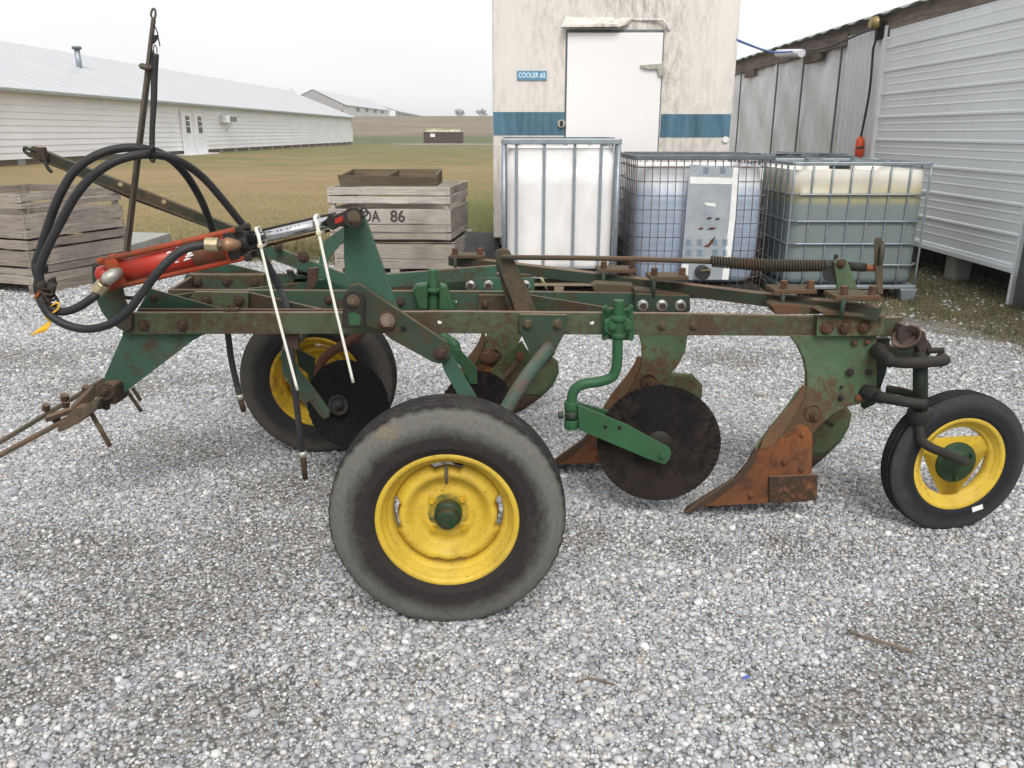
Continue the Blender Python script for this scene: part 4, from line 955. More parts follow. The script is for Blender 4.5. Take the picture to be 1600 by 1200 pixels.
# ---- shed on the right
def shed():
    X = 4.3; t = thing('metal_shed', (X + 3, 12, 0), 'long metal sided shed with a ribbed white wall and torn plastic sheeting along the right', 'shed')
    yA = PXp(1366, 250, X).y; zdoor_b = PXp(1447, 381, X).z; zdt = PXp(1372, 64, X).z; ez = 2.69
    Y0, Y1 = 3.0, 34.
    # ribbed wall: one long pressed sheet profile
    prof = []; z = zdoor_b; step = .252; x = X
    while z < zdt - .05:
        prof += [(X, z), (X - .017, z + .006), (X - .017, z + .022), (X - .004, z + .034), (X - .004, z + .105), (X - .007, z + .112), (X - .007, z + .120), (X - .003, z + .128), (X - .002, z + .18), (X - .005, z + .187), (X - .005, z + .195), (X, z + .203)]; z += step
    prof.append((X, zdt))
    rows = [[(px_, Y0, pz_) for px_, pz_ in prof], [(px_, yA, pz_) for px_, pz_ in prof]]
    o = MB().grid(rows).build('ribbed_wall', 'shed_door', t, solid=.004)
    for p in o.data.polygons: p.use_smooth = False
    MB().box((X - .02, (Y0 + yA) / 2, zdoor_b - .02), (.05, yA - Y0, .045)).build('wall_trim', 'shed_door', t, bevel=.005)
    MB().box((X - .02, yA + .03, (zdoor_b + zdt) / 2), (.06, .07, zdt - zdoor_b)).build('wall_trim', 'shed_panel', t)
    # vertical corrugated panel
    yB = PXp(1306, 250, X).y; prof = []; yy = yA + .07; k = 0
    while yy < yB: prof += [(X + .0, yy), (X - .018, yy + .02), (X - .018, yy + .05), (X, yy + .07)]; yy += .15
    rows = [[(a, b_, .2) for a, b_ in prof], [(a, b_, ez - .12) for a, b_ in prof]]
    o = MB().grid(rows).build('corrugated_panel', 'shed_panel', t, solid=.004)
    for p in o.data.polygons: p.use_smooth = False
    # plastic sheeting with battens
    zpb = 1.02; rows = []
    for i in range(11):
        z = zpb + (ez - .22 - zpb) * i / 10; rows.append([(X + .03 + .022 * math.sin(j * 1.9 + i * .5) + .015 * math.sin(j * .83 - i * .9), yB + .03 + (22 - yB) * j / 60, z) for j in range(61)])
    MB().grid(rows).build('plastic_sheeting', 'sheet_plastic', t)
    for px in (1152, 1207, 1246, 1302):
        y = PXp(px, 200, X - .03).y; MB().box((X - .03, y, (zpb + ez - .2) / 2), (.02, .03, ez - .2 - zpb)).build('batten', 'galv_dark', t)
    for px in (1172, 1270):
        q_ = PXp(px, 106 if px < 1200 else 78, X - .04); MB().box((X - .02, q_.y, ez - .28), (.06, .6, .12)).build('wood_block', 'wood_soffit', t)
    MB().box((X - .0, (yB + 24) / 2 + .05, .98), (.08, 24 - yB, .07)).build('sill_board', 'gutter_white', t)
    MB().box((X + .08, (yB + 24) / 2, .55), (.05, 24 - yB, .85)).build('lower_wall', 'shed_panel', t)
    MB().box((X + .06, (Y0 + Y1) / 2, (ez + zdt) / 2 + .02), (.1, Y1 - Y0, ez - zdt - .04)).build('top_plate', 'wood_soffit', t)
    MB().box((X + .0, (yB + Y1) / 2, ez - .16), (.06, Y1 - yB, .14)).build('fascia', 'wood_soffit', t)
    m = MB(); n = 260
    prof = []
    for i in range(n + 1):
        y = Y0 + (Y1 - Y0) * i / n; prof.append((y, .012 * (1 if i % 4 < 2 else -1)))
    rows = [[(X - .09, y, ez + .0 + d) for y, d in prof], [(X + 6.5, y, ez + 1.9 + d) for y, d in prof]]
    o = MB().grid(rows).build('roof', 'roof_shed', t, solid=.006)
    # dark crawl space with piers
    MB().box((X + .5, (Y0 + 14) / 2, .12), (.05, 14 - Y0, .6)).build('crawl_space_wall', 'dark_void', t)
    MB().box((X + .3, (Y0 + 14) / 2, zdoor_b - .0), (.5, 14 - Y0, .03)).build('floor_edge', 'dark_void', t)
    for px in (1500, 1420):
        q_ = PXp(px, 400, X + .14); MB().box((X + .14, q_.y, .13), (.16, .2, .34)).build('pier', 'concrete', t, bevel=.01)
    MB().box((X + 3.6, Y1, 1.5), (6.6, .1, 3)).build('end_wall', 'shed_panel', t)
    # near post, track and pipe
    q_ = PXp(1578, 474, X - .06); MB().box((X - .06, q_.y, 1.3), (.05, .04, 2.6)).build('door_track', 'shed_door', t)
    q2 = PXp(1592, 478, X - .1); o = MB().tube([(X - .1, q2.y, 0), (X - .1, q2.y, 2.6)], .05, 16).build('downpipe', 'galv', t)
    MB().cyl((X - .1, q2.y, .72), (X - .1, q2.y, .75), .053, 16).build('pipe_clip', 'rust', t)
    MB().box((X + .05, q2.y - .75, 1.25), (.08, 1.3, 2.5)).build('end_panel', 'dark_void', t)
    return X, ez
SX, SEZ = shed()
def shed_bits():
    X = SX
    a = P(1150, 62, 8.5); b = PXp(1242, 80, X - .1); c = PXp(1366, 46, X - .08)
    pts = smoothpath([a, a.lerp(b, .5) + Vector((0, 0, -.06)), b], 8)
    o = MB().tube(pts, .012, 8).build('blue_cable', 'blue_cable'); tag(o, 'blue cable strung from the cooler to the shed eave', 'cable')
    d = PXp(1350, 190, X - .06); pts = smoothpath([b, b.lerp(c, .5) + Vector((-.03, 0, -.07)), c, PXp(1364, 80, X - .06), PXp(1359, 140, X - .06), d, PXp(1345, 214, X - .07)], 8)
    t = thing('extension_cord', tuple(PXp(1345, 214, X - .07)), 'black cord running under the eave and down the shed wall to an orange plug', 'cord')
    MB().tube(pts, .014, 8).build('cord', 'black_plastic', t)
    MB().tube([PXp(1344.5, 214, X - .07), PXp(1344, 220, X - .07), PXp(1342, 243, X - .07), PXp(1341.5, 246, X - .07)], [.03, .05, .05, .035], 12).build('plug', 'orange_plastic', t)
    c = PXp(1344, 230, X - .13); MB().tube([c + Vector((0, -.09, 0)), c + Vector((0, .09, -.01))], .014, 8).build('strap', 'black_plastic', t)
    q = PXp(1215, 83, X - .2); q1 = PXp(1253, 83, X - .2)
    o = MB().tube([q, q1], .055, 14).build('white_roll', 'shade_cloth_white'); tag(o, 'short white tube hung under the shed eave', 'tube')
    l = PXp(1373, 36, X - .06); t = thing('eave_lamp', tuple(l), 'small tan round lamp under the shed eave', 'lamp')
    MB().tube([l, l + Vector((-.03, 0, 0)), l + Vector((-.1, 0, 0))], [.08, .08, .05], 14).build('lamp_shade', 'lock_brass', t); MB().box(l + Vector((.02, 0, -.08)), (.04, .14, .2)).build('lamp_bracket', 'iron_dark', t)
shed_bits()
# stick and rubbish on the gravel
o = MB().tube(smoothpath([PZ(1326, 985, .014), PZ(1352, 996, .02), PZ(1395, 1008, .018), PZ(1425, 1019, .012)], 4), [.0045] * 13, 7).build('stick', 'stick'); tag(o, 'thin dry stick lying on the gravel in the lower right', 'stick')
o = MB().tube(smoothpath([PZ(900, 1066, .012), PZ(925, 1060, .014), PZ(960, 1070, .012)], 3), .0025, 6).build('twig', 'stick'); tag(o, 'tiny twig on the gravel below the big yellow wheel', 'twig')
a = PZ(843, 432, .0)

o = MB().tube([PZ(858, 457, .006), P(845, 433, 6.6)], .011, 10).build('pale_rod', 'rod_pale'); tag(o, 'short pale yellow rod leaning by the pallet of the white tote', 'rod')
c = PZ(1160, 1062, .012); o = MB().ext([c, c + Vector((.02, .003, .004)), c + Vector((.017, .010, .007)), c + Vector((.004, .009, .002))], (0, 0, .0015)).build('plastic_scrap', 'blue_cable'); tag(o, 'tiny bright blue plastic scrap on the gravel near the bottom edge', 'scrap')

# ================================================================== THE PLOW
PL = thing('moldboard_plow', (0, 3.0, 0), 'old green moldboard plow with yellow wheels and red hydraulic cylinder, parked on gravel', 'plow')
def part(name, label=None, parent=None):
    o = bpy.data.objects.new(name, None); COL.objects.link(o); o.parent = parent or PL; o.empty_display_size = .05; o['_org'] = PL['_org']
    if label: o['label'] = label
    return o
def bolt(px, py, Y, parent, r=.013, mat='rust_dark', h=.012, washer=True, name='bolt'):
    c = P(px, py, Y); m = MB()
    if washer: m.cyl(c + Vector((0, .002, 0)), c + Vector((0, -.003, 0)), r * 1.35, 16)
    m.hexb(c + Vector((0, -.0032, 0)), (0, -1, 0), r, h); m.cyl(c + Vector((0, -.003 - h, 0)), c + Vector((0, -.008 - h, 0)), r * .55, 10)
    return m.build(name, mat, parent, bevel=.0008, seg=1)
def plate(name, pix, Y, t, mat, parent=None, bevel=.0015, label=None, holes=None):
    o = MB().plate(pix, Y, t).build(name, mat, parent or PL, bevel=bevel)
    if label: o['label'] = label
    return o
def beam(name, p0, p1, h, t, mat, parent=None, label=None):
    """top-edge points (px,py,Y) of a vertical flat bar"""
    a, b = P(*p0), P(*p1); d = (b - a); n = Vector((-d.y, d.x, 0)).normalized() if abs(d.x) > 1e-4 else Vector((0, 1, 0))
    if n.y < 0: n = -n
    m = MB(); K = max(2, int(d.length / .15)); 
    m.ext([a, b, b - Vector((0, 0, h)), a - Vector((0, 0, h))], n * t); o = m.build(name, mat, parent or PL, bevel=.002)
    if label: o['label'] = label
    return o

# ---- main beams
YA, YB, YC = 2.80, 3.20, 3.60
b_ = part('frame')
plate('beam', [(187, 489), (545, 488.5), (700, 487), (1060, 490), (1340, 496), (1412, 496.5), (1396, 526), (1232, 525), (1060, 524), (700, 521), (330, 522), (196, 522), (184, 506)], YA, .026, 'green_worn', b_, label='rust-flecked near beam')
plate('beam', [(263, 453), (830, 456), (1072, 459), (1072, 492), (263, 487)], YB, .026, 'green_mid', b_, label='middle beam')
plate('beam', [(290, 428), (430, 428), (640, 427), (832, 429), (832, 460), (290, 457)], YC, .026, 'green_mid', b_, label='far beam')
plate('beam_doubler', [(215, 483), (330, 483.5), (545, 484), (545, 512), (215, 512)], 2.845, .02, 'rust_dark', b_)
plate('beam_doubler', [(297, 429.5), (412, 430), (412, 452), (290, 452)], 3.44, .02, 'green_mid', b_, bevel=.002)
plate('beam_doubler', [(303, 456), (388, 457), (388, 486), (285, 484)], 3.12, .02, 'green_worn', b_)
beam('brace', (388, 457, 3.14), (508, 485, 2.84), .065, .014, 'green_dark', b_)
beam('brace', (388, 451, 3.24), (475, 441, 3.45), .065, .014, 'green_teal', b_)
beam('brace', (475, 441, 3.45), (556, 429, 3.6), .065, .014, 'green_teal', b_)
beam('brace', (262, 453, 3.2), (296, 432, 3.44), .06, .014, 'green_mid', b_)
beam('brace', (274, 461, 3.12), (305, 457, 3.2), .06, .014, 'green_dark', b_)
beam('brace', (808, 457.5, 3.18), (958, 482, 2.84), .06, .01, 'green_mid', b_)
plate('beam_doubler', [(748, 461), (806, 461), (862, 466), (862, 492), (748, 490)], 3.18, .015, 'green_worn', b_)
plate('gusset', [(210, 492), (234, 451), (345, 482), (345, 492)], 2.90, .012, 'green_teal', b_)
plate('gusset', [(288, 432), (330, 410), (355, 412), (422, 428), (422, 436), (288, 440)], 3.66, .012, 'green_teal', b_)
MB().cyl(P(150, 462, 2.87), P(215, 466, 2.87), .007, 10).build('cross_rod', 'rust_dark', b_)
bolt(240, 466, 2.90, b_, .012, 'rust_dark', .006)
for x, y in ((225, 508), (285, 508)): bolt(x, y, YA, b_, .0165, 'rust_dark')
for x, y in ((323, 470), (374, 470)): bolt(x, y, 3.12, b_, .017, 'rust_dark')
for x, y in ((309, 440), (354, 439), (398, 441)): bolt(x, y, 3.44, b_, .017, 'rust_dark')
for x, y in ((582, 444), ): bolt(x, y, YC, b_, .016, 'rust_dark')
for x, y in ((514, 469), (626, 472)): bolt(x, y, YB, b_, .014, 'rust_dark')
bolt(758, 475, 3.18, b_, .014, 'rust_dark'); bolt(363, 484, 2.84, b_, .015, 'rust_dark', .01)
for x, y in ((1035, 509), (1083, 509)): bolt(x, y, YA, b_, .012, 'green_worn', .008)
MB().box(P(363, 485, 2.83), (.045, .03, .016)).build('clip', 'rust_dark', b_, bevel=.003)
plate('spacer_block', [(447, 522), (466, 522), (466, 546), (455, 546), (447, 540)], 2.83, .02, 'rust_dark', b_)
h_ = MB()
for x, y, Y in ((687, 503, YA), (925, 504, YA), (711, 471, YB)): h_.cyl(P(x, y, Y - .0008), P(x, y, Y + .002), .0075, 14)
h_.build('bolt_hole', 'hole_light', b_)

# ---- hitch
hi = part('hitch')
plate('hitch_plate', [(190, 519), (334, 519), (316, 524), (300, 533), (183, 622), (168, 612), (161, 598), (163, 588), (191, 524)], 2.835, .016, 'green_teal', hi, bevel=.002)
hp = plate('mast_plate', [(143, 412), (150, 409), (166, 404), (180, 409), (187, 420), (190, 440), (190, 456), (193, 470), (205, 492), (205, 512), (196, 519), (185, 514), (170, 503), (158, 487), (149, 466), (144, 440)], 2.775, .02, 'green_dark', hi, bevel=.003)
MB().cyl(P(165, 425, 2.78), P(165, 425, 2.74), .035, 22).build('mast_pin', 'iron_dark', hi, bevel=.002)
plate('mast_lug', [(147, 413), (153, 408), (168, 406), (182, 414), (186, 436), (176, 446), (152, 443), (146, 430)], 2.755, .012, 'iron_green', hi, bevel=.003)
MB().tube(smoothpath(pp([(148, 418, 2.745), (153, 413, 2.74), (165, 418, 2.735), (176, 421, 2.735), (181, 416, 2.74)]), 4), .005, 8).build('retaining_wire', 'iron_green', hi)
MB().tube(pp([(187, 455, 2.86), (190, 500, 2.86)]), .016, 10).build('mast_post', 'green_dark', hi)
MB().box(P(178, 611, 2.82), (.06, .10, .075)).build('pivot_block', 'rust_dark', hi, bevel=.012)
MB().cyl(P(164, 612, 2.80), P(164, 612, 2.755), .032, 20).build('pivot_boss', 'rust_dark', hi, bevel=.003)
bolt(164, 612, 2.755, hi, .013, 'rust_dark')
def flat(name, a, b, w, h, mat): return MB().bar(P(*a), P(*b), w, h).build(name, mat, hi, bevel=.002)
flat('draft_bar', (162, 593, 2.90), (-40, 715, 2.72), .03, .013, 'iron_green')
flat('draft_bar', (132, 640, 2.80), (-40, 733, 2.62), .03, .013, 'iron_green')
flat('draft_link', (150, 607, 2.84), (118, 640, 2.78), .03, .035, 'iron_green')
flat('draft_link', (131, 634, 2.80), (73, 654, 2.76), .045, .016, 'rust_dark')
plate('clevis_tongue', [(88, 672), (94, 660), (118, 636), (130, 636), (150, 622), (157, 625), (150, 640), (128, 658), (102, 672), (92, 676)], 2.72, .045, 'iron_green', hi, bevel=.004)
for a, b in (((140, 641), (172, 697)), ((196, 607), (221, 643)), ((207, 606), (220, 626))):
    Y = 2.78 if a[0] < 150 else 2.92; MB().tube(pp([(*a, Y), (*b, Y)]), .0085 if a[0] < 150 else .007, 10).build('hitch_pin', 'pin_brown', hi)
for x, y, Y in ((134, 613, 2.86), (101, 626, 2.84), (72, 641, 2.82), (103, 636, 2.84), (88, 659, 2.78), (176, 628, 2.80), (166, 638, 2.80), (154, 637, 2.80)):
    MB().hexb(P(x, y, Y), (.3, -.2, .9), .014, .026).build('bolt', 'rust_dark', hi, bevel=.001, seg=1)

# ---- hydraulic cylinder
cy = part('hydraulic_cylinder', 'red hydraulic cylinder with a chrome rod'); Yc = 2.70
a = P(180, 425, Yc); b = P(382, 379, Yc); ax = (b - a).normalized(); up = Vector((0, -1, 0)).cross(ax); up = up if up.z > 0 else -up
La = (b - a).length; R_ = .043
MB().tube([a, a + ax * La * .62], R_, 30).build('barrel', 'red_paint', cy)
MB().tube([a + ax * La * .62, a + ax * La * .93], R_ * .995, 30).build('barrel', 'worn_barrel', cy)
def cblock(c, ln, s, mat, nm='end_block'): return MB().bar(c - ax * ln / 2, c + ax * ln / 2, s, s, up).build(nm, mat, cy, bevel=.008, seg=3)
cblock(a + ax * .02, .045, .098, 'orange_paint'); cblock(a + ax * (La - .03), .04, .098, 'iron_dark')
cblock(a + ax * (La * .90), .03, .092, 'orange_paint')
for sx_, mat in ((1, 'orange_paint'), (-1, 'iron_dark')):
    for sy in (-1, 1):
        o_ = up * (.046 * sx_) + Vector((0, .040 * sy, 0)); MB().tube([a + o_, a + ax * La + o_], .008, 10).build('tie_rod', mat if sx_ > 0 else 'orange_paint', cy)
        MB().hexb(a + ax * (La) + o_, ax, .013, .02).build('bolt', 'iron_dark', cy, bevel=.001); MB().hexb(a - ax * .02 + o_, ax, .012, .02).build('bolt', 'orange_paint', cy, bevel=.001)
MB().tube([a - ax * .01, a - ax * .05, a - ax * .06], [.03, .03, .02], 16).build('rear_clevis', 'red_paint', cy)
r0 = P(384, 377, Yc); r1 = P(514, 347, Yc)
MB().tube([r0, r1], .0185, 26).build('rod', 'chrome', cy)
MB().tube(pp([(384, 366, Yc + .05), (520, 335, Yc + .05)]), .006, 8).build('stroke_rod', 'iron_dark', cy)
MB().tube(pp([(390, 390, Yc + .02), (515, 360, Yc + .02)]), .005, 8).build('stroke_rod', 'rust', cy)
MB().tube([r0 - ax * .03, r0 + ax * .012], .034, 24).build('gland', 'iron_dark', cy, bevel=.002)
plate('clevis', [(512, 336), (517, 333), (520, 338), (546, 326), (560, 328), (565, 340), (560, 352), (546, 355), (528, 354), (521, 360), (514, 358), (511, 350)], Yc - .035, .07, 'iron_dark', cy, bevel=.005)
plate('clevis_paint', [(523, 342), (538, 335), (538, 345), (524, 350)], Yc - .0365, .003, 'red_paint', cy, bevel=0)
MB().cyl(P(552, 340, Yc - .02), P(552, 340, Yc - .052), .033, 26).build('pin_washer', 'iron_dark', cy, bevel=.003)
bolt(552, 340, Yc - .052, cy, .017, 'pin_brown', .012)
MB().tube(smoothpath(pp([(563, 330, Yc - .05), (568, 325, Yc - .05), (574, 330, Yc - .05), (572, 337, Yc - .05), (564, 337, Yc - .05)]), 4), .0028, 6).build('split_ring', 'iron_dark', cy)
m = MB()
for k in range(26):
    t_ = .47 + random.random() * .17; aa = random.uniform(-.3, .9); d = -Vector((0, 1, 0)) * math.cos(aa) + up * math.sin(aa)
    c = a + ax * La * t_ + d * (R_ + .0006); s = random.uniform(.003, .009); w = d.cross(ax); m.ext([c - ax * s - w * s * .4, c + ax * s - w * s * .2, c + ax * s * .7 + w * s * .4, c - ax * s * .8 + w * s * .3], d * .0008)
m.build('torn_decal', 'white_mark', cy)
m = MB()
for k, t_ in enumerate((.40, .44, .52, .56, .62, .66)):
    c = r0.lerp(r1, t_) + Vector((0, -.0165, 0)) + up * .0085; m.ext([c, c + ax * .006, c + ax * .005 + up * .004, c + ax * .001 + up * .005], (0, -.001, 0))
m.build('rod_marking', 'galv_dark', cy)
def fitting(pts, rads, mat, nm='fitting'): return MB().tube(pp(pts), rads, 14).build(nm, mat, cy, bevel=0)
fitting([(188, 424, 2.64), (179, 428, 2.62), (168, 436, 2.61), (164, 441, 2.61)], [.014, .020, .021, .017], 'nickel')
MB().hexb(P(168, 437, 2.61), P(163, 443, 2.61) - P(168, 437, 2.61), .019, .015).build('fitting_nut', 'pin_brown', cy, bevel=.002)
MB().hexb(P(163, 443, 2.61), P(150, 458, 2.61) - P(163, 443, 2.61), .023, .042, 8).build('ferrule', 'brass', cy, bevel=.003)
fitting([(374, 382, 2.635), (365, 382, 2.62), (354, 382, 2.61), (350, 382, 2.61)], [.012, .020, .023, .018], 'worn_brass')
MB().hexb(P(350, 382, 2.61), (-1, 0, 0), .018, .02).build('fitting_nut', 'pin_brown', cy, bevel=.002)
MB().hexb(P(342, 382.5, 2.61), (-1, 0, .02), .023, .042, 8).build('ferrule', 'brass', cy, bevel=.003)

# ---- lift linkage in front of the near beam
li = part('lift_linkage')
plate('rockshaft_arm', [(537, 350), (538, 334), (552, 325), (566, 330), (572, 345), (584, 378), (622, 484), (628, 500), (560, 500), (540, 447), (537, 400)], 2.755, .022, 'green_teal', li, bevel=.003, label='tall green lift arm')
plate('bell_crank', [(540, 456), (546, 447), (560, 443), (571, 449), (588, 462), (640, 496), (698, 535), (704, 546), (702, 558), (688, 569), (676, 566), (610, 530), (596, 517), (572, 508), (556, 490), (541, 476)], 2.725, .022, 'green_dark', li, bevel=.003, label='dark green bell crank')
plate('crank_cover', [(535, 470), (537, 460), (546, 454), (558, 454), (567, 460), (569, 470), (569, 512), (535, 513)], 2.700, .016, 'iron_dark', li, bevel=.004)
plate('crank_cover_paint', [(544, 490), (554, 488), (564, 494), (562, 508), (546, 508)], 2.6985, .003, 'green_fresh', li, bevel=0)
bolt(552, 470, 2.70, li, .0165, 'pin_brown'); 
MB().cyl(P(605, 501, 2.724), P(605, 501, 2.714), .031, 24).build('washer', 'rust_dark', li, bevel=.001); bolt(605, 501, 2.714, li, .019, 'bolt_pale', .02)
bolt(688, 552, 2.722, li, .018, 'rust_dark')
MB().cyl(P(631, 513, 2.7235), P(631, 513, 2.727), .0115, 18).build('pin_hole', 'hole_dark', li)
plate('lift_link', [(690, 567), (703, 552), (712, 566), (745, 622), (745, 650), (722, 650), (714, 615), (694, 580)], 2.752, .018, 'green_teal', li, bevel=.002)
plate('axle_bracket', [(811, 491), (886, 492), (885, 515), (859, 566), (851, 572), (838, 566), (833, 562), (812, 518)], 2.775, .022, 'green_dark', li, bevel=.003)
bolt(824, 506, 2.775, li, .0145, 'green_worn', .012); bolt(871, 506, 2.775, li, .0145, 'green_worn', .012)
MB().tube([P(855, 546, 2.80), P(855, 546, 2.765)], .029, 24).build('bushing', 'rust_dark', li, bevel=.002)
MB().cyl(P(857, 548, 2.766), P(857, 548, 2.764), .024, 20).build('bore', 'hole_dark', li)
ptsA = smoothpath(pp([(856, 544, 2.80), (853, 549, 2.70), (838, 568, 2.64), (820, 592, 2.58), (795, 632, 2.52), (755, 700, 2.46), (715, 765, 2.42), (703, 785, 2.38), (700, 795, 2.30)]), 6)
MB().tube(ptsA, .0235, 18).build('crank_axle', 'green_axle', li)

# ---- trip rod with spring across the top
tr = part('trip_rod_assembly')
plate('trip_lever', [(772, 398), (776, 391), (786, 388), (795, 391), (800, 400), (826, 455), (838, 486), (838, 498), (808, 498), (800, 470), (776, 410)], 3.05, .02, 'iron_green', tr, bevel=.003)
plate('trip_lever', [(774, 404), (781, 410), (800, 460), (812, 495), (800, 495), (786, 455)], 3.09, .012, 'green_worn', tr, bevel=.002)
p = pp([(784, 402, 3.03), (900, 403, 3.01), (1000, 405, 2.99), (1120, 409, 2.97)]); MB().tube(p, .0095, 12).build('rod', 'rod_rusty', tr)
L0, L1 = (1112, 408.5, 2.97), (1300, 415, 2.93); p0, p1 = P(*L0), P(*L1); coils = 42; pts = []
d = (p1 - p0); dn = d.normalized(); u_ = dn.orthogonal().normalized(); w_ = dn.cross(u_)
for i in range(coils * 12 + 1):
    t_ = i / (coils * 12); aa = 2 * math.pi * i / 12; sag = -.006 * math.sin(math.pi * t_); rr = .0165 + .003 * math.sin(t_ * 3)
    pts.append(p0 + d * t_ + (u_ * math.cos(aa) + w_ * math.sin(aa)) * rr + Vector((0, 0, sag)))
MB().tube(pts, .0046, 6).build('coil_spring', 'spring_iron', tr)
MB().tube([p0, p0.lerp(p1, .5) + Vector((0, 0, -.006)), p1], .0105, 8).build('spring_core', 'iron_dark', tr)
MB().tube(pp([(1286, 415, 2.93), (1310, 416, 2.925)]), [.021, .024], 14).build('spring_collar', 'iron_dark', tr, bevel=.002)
MB().cyl(P(1303, 426, 2.93), P(1303, 426, 2.90), .04, 20).build('cam', 'iron_dark', tr)
MB().tube(pp([(1325, 416, 2.93), (1352, 418, 2.925)]), .0165, 14).build('sleeve', 'iron_dark', tr)
MB().tube(pp([(1348, 418, 2.925), (1372, 419, 2.92)]), .013, 14).build('threaded_end', 'rust_bright', tr)
MB().box(P(1306, 404, 2.92), (.012, .012, .03)).build('grease_nipple', 'iron_dark', tr, bevel=.002)
plate('rod_bracket', [(1304, 410), (1308, 405), (1321, 404), (1327, 414), (1338, 445), (1346, 461), (1310, 461), (1306, 430)], 2.885, .014, 'green_shank', tr, bevel=.002)
bolt(1314, 412, 2.885, tr, .013, 'rust_dark', .008)
plate('indicator_plate', [(1367, 380), (1369, 372), (1376, 371), (1380, 380), (1380, 460), (1371, 460), (1368, 418)], 2.90, .008, 'iron_green', tr, bevel=.001)
MB().lathe([(0, 0), (.022, 0), (.043, -.006), (.052, -.014), (.052, -.008), (.04, .004), (.0, .008)], P(1377, 396, 2.93), (1, -.25, 0), 28).build('round_cap', 'iron_green', tr)

# ---- diagonal rear bar with clamps
dg = part('diagonal_beam')
beam('bar', (700, 400, 3.90), (1372, 481, 2.72), .046, .05, 'green_dark', dg)
beam('front_bar', (600, 429, 3.42), (776, 415, 3.52), .058, .03, 'green_teal', dg)
beam('front_bar', (395, 373, 3.38), (560, 436, 3.40), .058, .02, 'green_teal', dg)
for (x0, y0, x1, y1, Y, bx0, bx1) in ((703, 398, 757, 404, 3.80, 711, 750), (934, 420, 995, 427, 3.33, 943, 987), (1015, 431, 1076, 438, 3.13, 1022, 1066), (1209, 452, 1276, 459, 2.86, 1224, 1266), (1304, 461, 1376, 469, 2.72, 1318, 1362)):
    c0, c1 = P(x0, y0, Y), P(x1, y0, Y); zc = P((x0 + x1) / 2, (y0 + y1) / 2, Y).z
    MB().box(((c0.x + c1.x) / 2, Y + .045, zc), (c1.x - c0.x, .11, .016)).build('clamp_plate', 'clamp_rusty', dg, bevel=.003)
    for bx in (bx0, bx1):
        for dy in (.012, ):
            q = P(bx, y0, Y + dy); MB().hexb(Vector((q.x, Y + dy, zc + .008)), (0, 0, 1), .014, .030).build('bolt', 'rust_dark2', dg, bevel=.001, seg=1)
    MB().cyl((P(bx0, y0, Y).x, Y - .004, zc), (P(bx0, y0, Y).x, Y - .004, zc - .075), .008, 10).build('u_bolt', 'green_dark', dg)
for pts, Y in (([(925, 447), (932, 443), (990, 446), (990, 458), (930, 458)], 3.22), ([(992, 455), (996, 452), (1060, 458), (1078, 461), (1076, 465), (1000, 460)], 3.14), ([(1206, 478), (1214, 474), (1280, 480), (1280, 491), (1212, 491)], 2.83), ([(1280, 487), (1287, 484), (1360, 492), (1385, 494), (1383, 498), (1290, 493)], 2.745)):
    plate('wedge_plate', pts, Y, .08, 'clamp_rusty', dg, bevel=.003)
plate('end_bracket', [(728, 434), (835, 434), (835, 457), (728, 457)], 3.50, .012, 'green_teal', dg, bevel=.002)
plate('end_bracket', [(992, 459), (1078, 462), (1079, 485), (1076, 488), (992, 487)], 3.12, .012, 'green_dark', dg, bevel=.003)
plate('end_bracket', [(1278, 494), (1382, 497), (1382, 525), (1276, 526)], 2.770, .012, 'green_shank', dg, bevel=.003)
for x, y, Y, w in ((735, 446, 3.50, 1), (763, 446, 3.50, 1), (821, 446, 3.50, 1), (1004, 477, 3.12, 1), (1034, 477, 3.12, 1), (1063, 477, 3.12, 1)):
    c = P(x, y, Y); MB().cyl(c, c + Vector((0, -.004, 0)), .022, 20).build('washer', 'zinc_nut', dg, bevel=.001)
    MB().hexb(c + Vector((0, -.004, 0)), (0, -1, 0), .019, .014).build('nut', 'zinc_nut', dg, bevel=.001); MB().cyl(c, c + Vector((0, -.026, 0)), .0125, 12).build('bolt', 'rust_dark', dg)
for x, y in ((1291, 512), (1319, 512), (1349, 511)): bolt(x, y, 2.770, dg, .019, 'rust_dark2', .012)

# ---- long lifting stay and thin rod, upper left
st = part('hose_support')
m = MB()
a, b = P(48, 236, 3.30), P(405, 378, 3.38); dn = (b - a).normalized(); u_ = Vector((0, -1, 0)).cross(dn); u_ = u_ if u_.z > 0 else -u_
m.bar(a, b, .008, .036, u_); m.bar(a + u_ * .017 + Vector((0, .014, 0)), b + u_ * .017 + Vector((0, .014, 0)), .03, .005, u_); m.bar(a - u_ * .017 + Vector((0, -.010, 0)), b - u_ * .017 + Vector((0, -.010, 0)), .02, .005, u_)
m.build('channel_stay', 'stay_green', st)
for x, y in ((188, 288), (256, 315)): MB().cyl(P(x, y, 3.29), P(x, y, 3.286), .0085, 14).build('stay_hole', 'hole_tan', st)
MB().tube(smoothpath(pp([(60, 236, 3.30), (46, 233, 3.30), (39, 231, 3.31), (40, 238, 3.31), (58, 246, 3.30)]), 4), .007, 8).build('stay_eye', 'stay_green', st)
MB().tube(smoothpath(pp([(63, 233, 3.27), (64, 243, 3.27), (70, 252, 3.27), (75, 263, 3.27), (81, 269, 3.27)]), 3), .007, 8).build('hook', 'iron_dark', st)
MB().box(P(66, 240, 3.28), (.03, .03, .05)).build('stay_clamp', 'rust_dark', st, bevel=.005)
MB().tube(pp([(110, 268, 3.34), (200, 308, 3.35), (343, 361, 3.36), (395, 373, 3.37)]), .0048, 8).build('thin_rod', 'iron_dark', st)
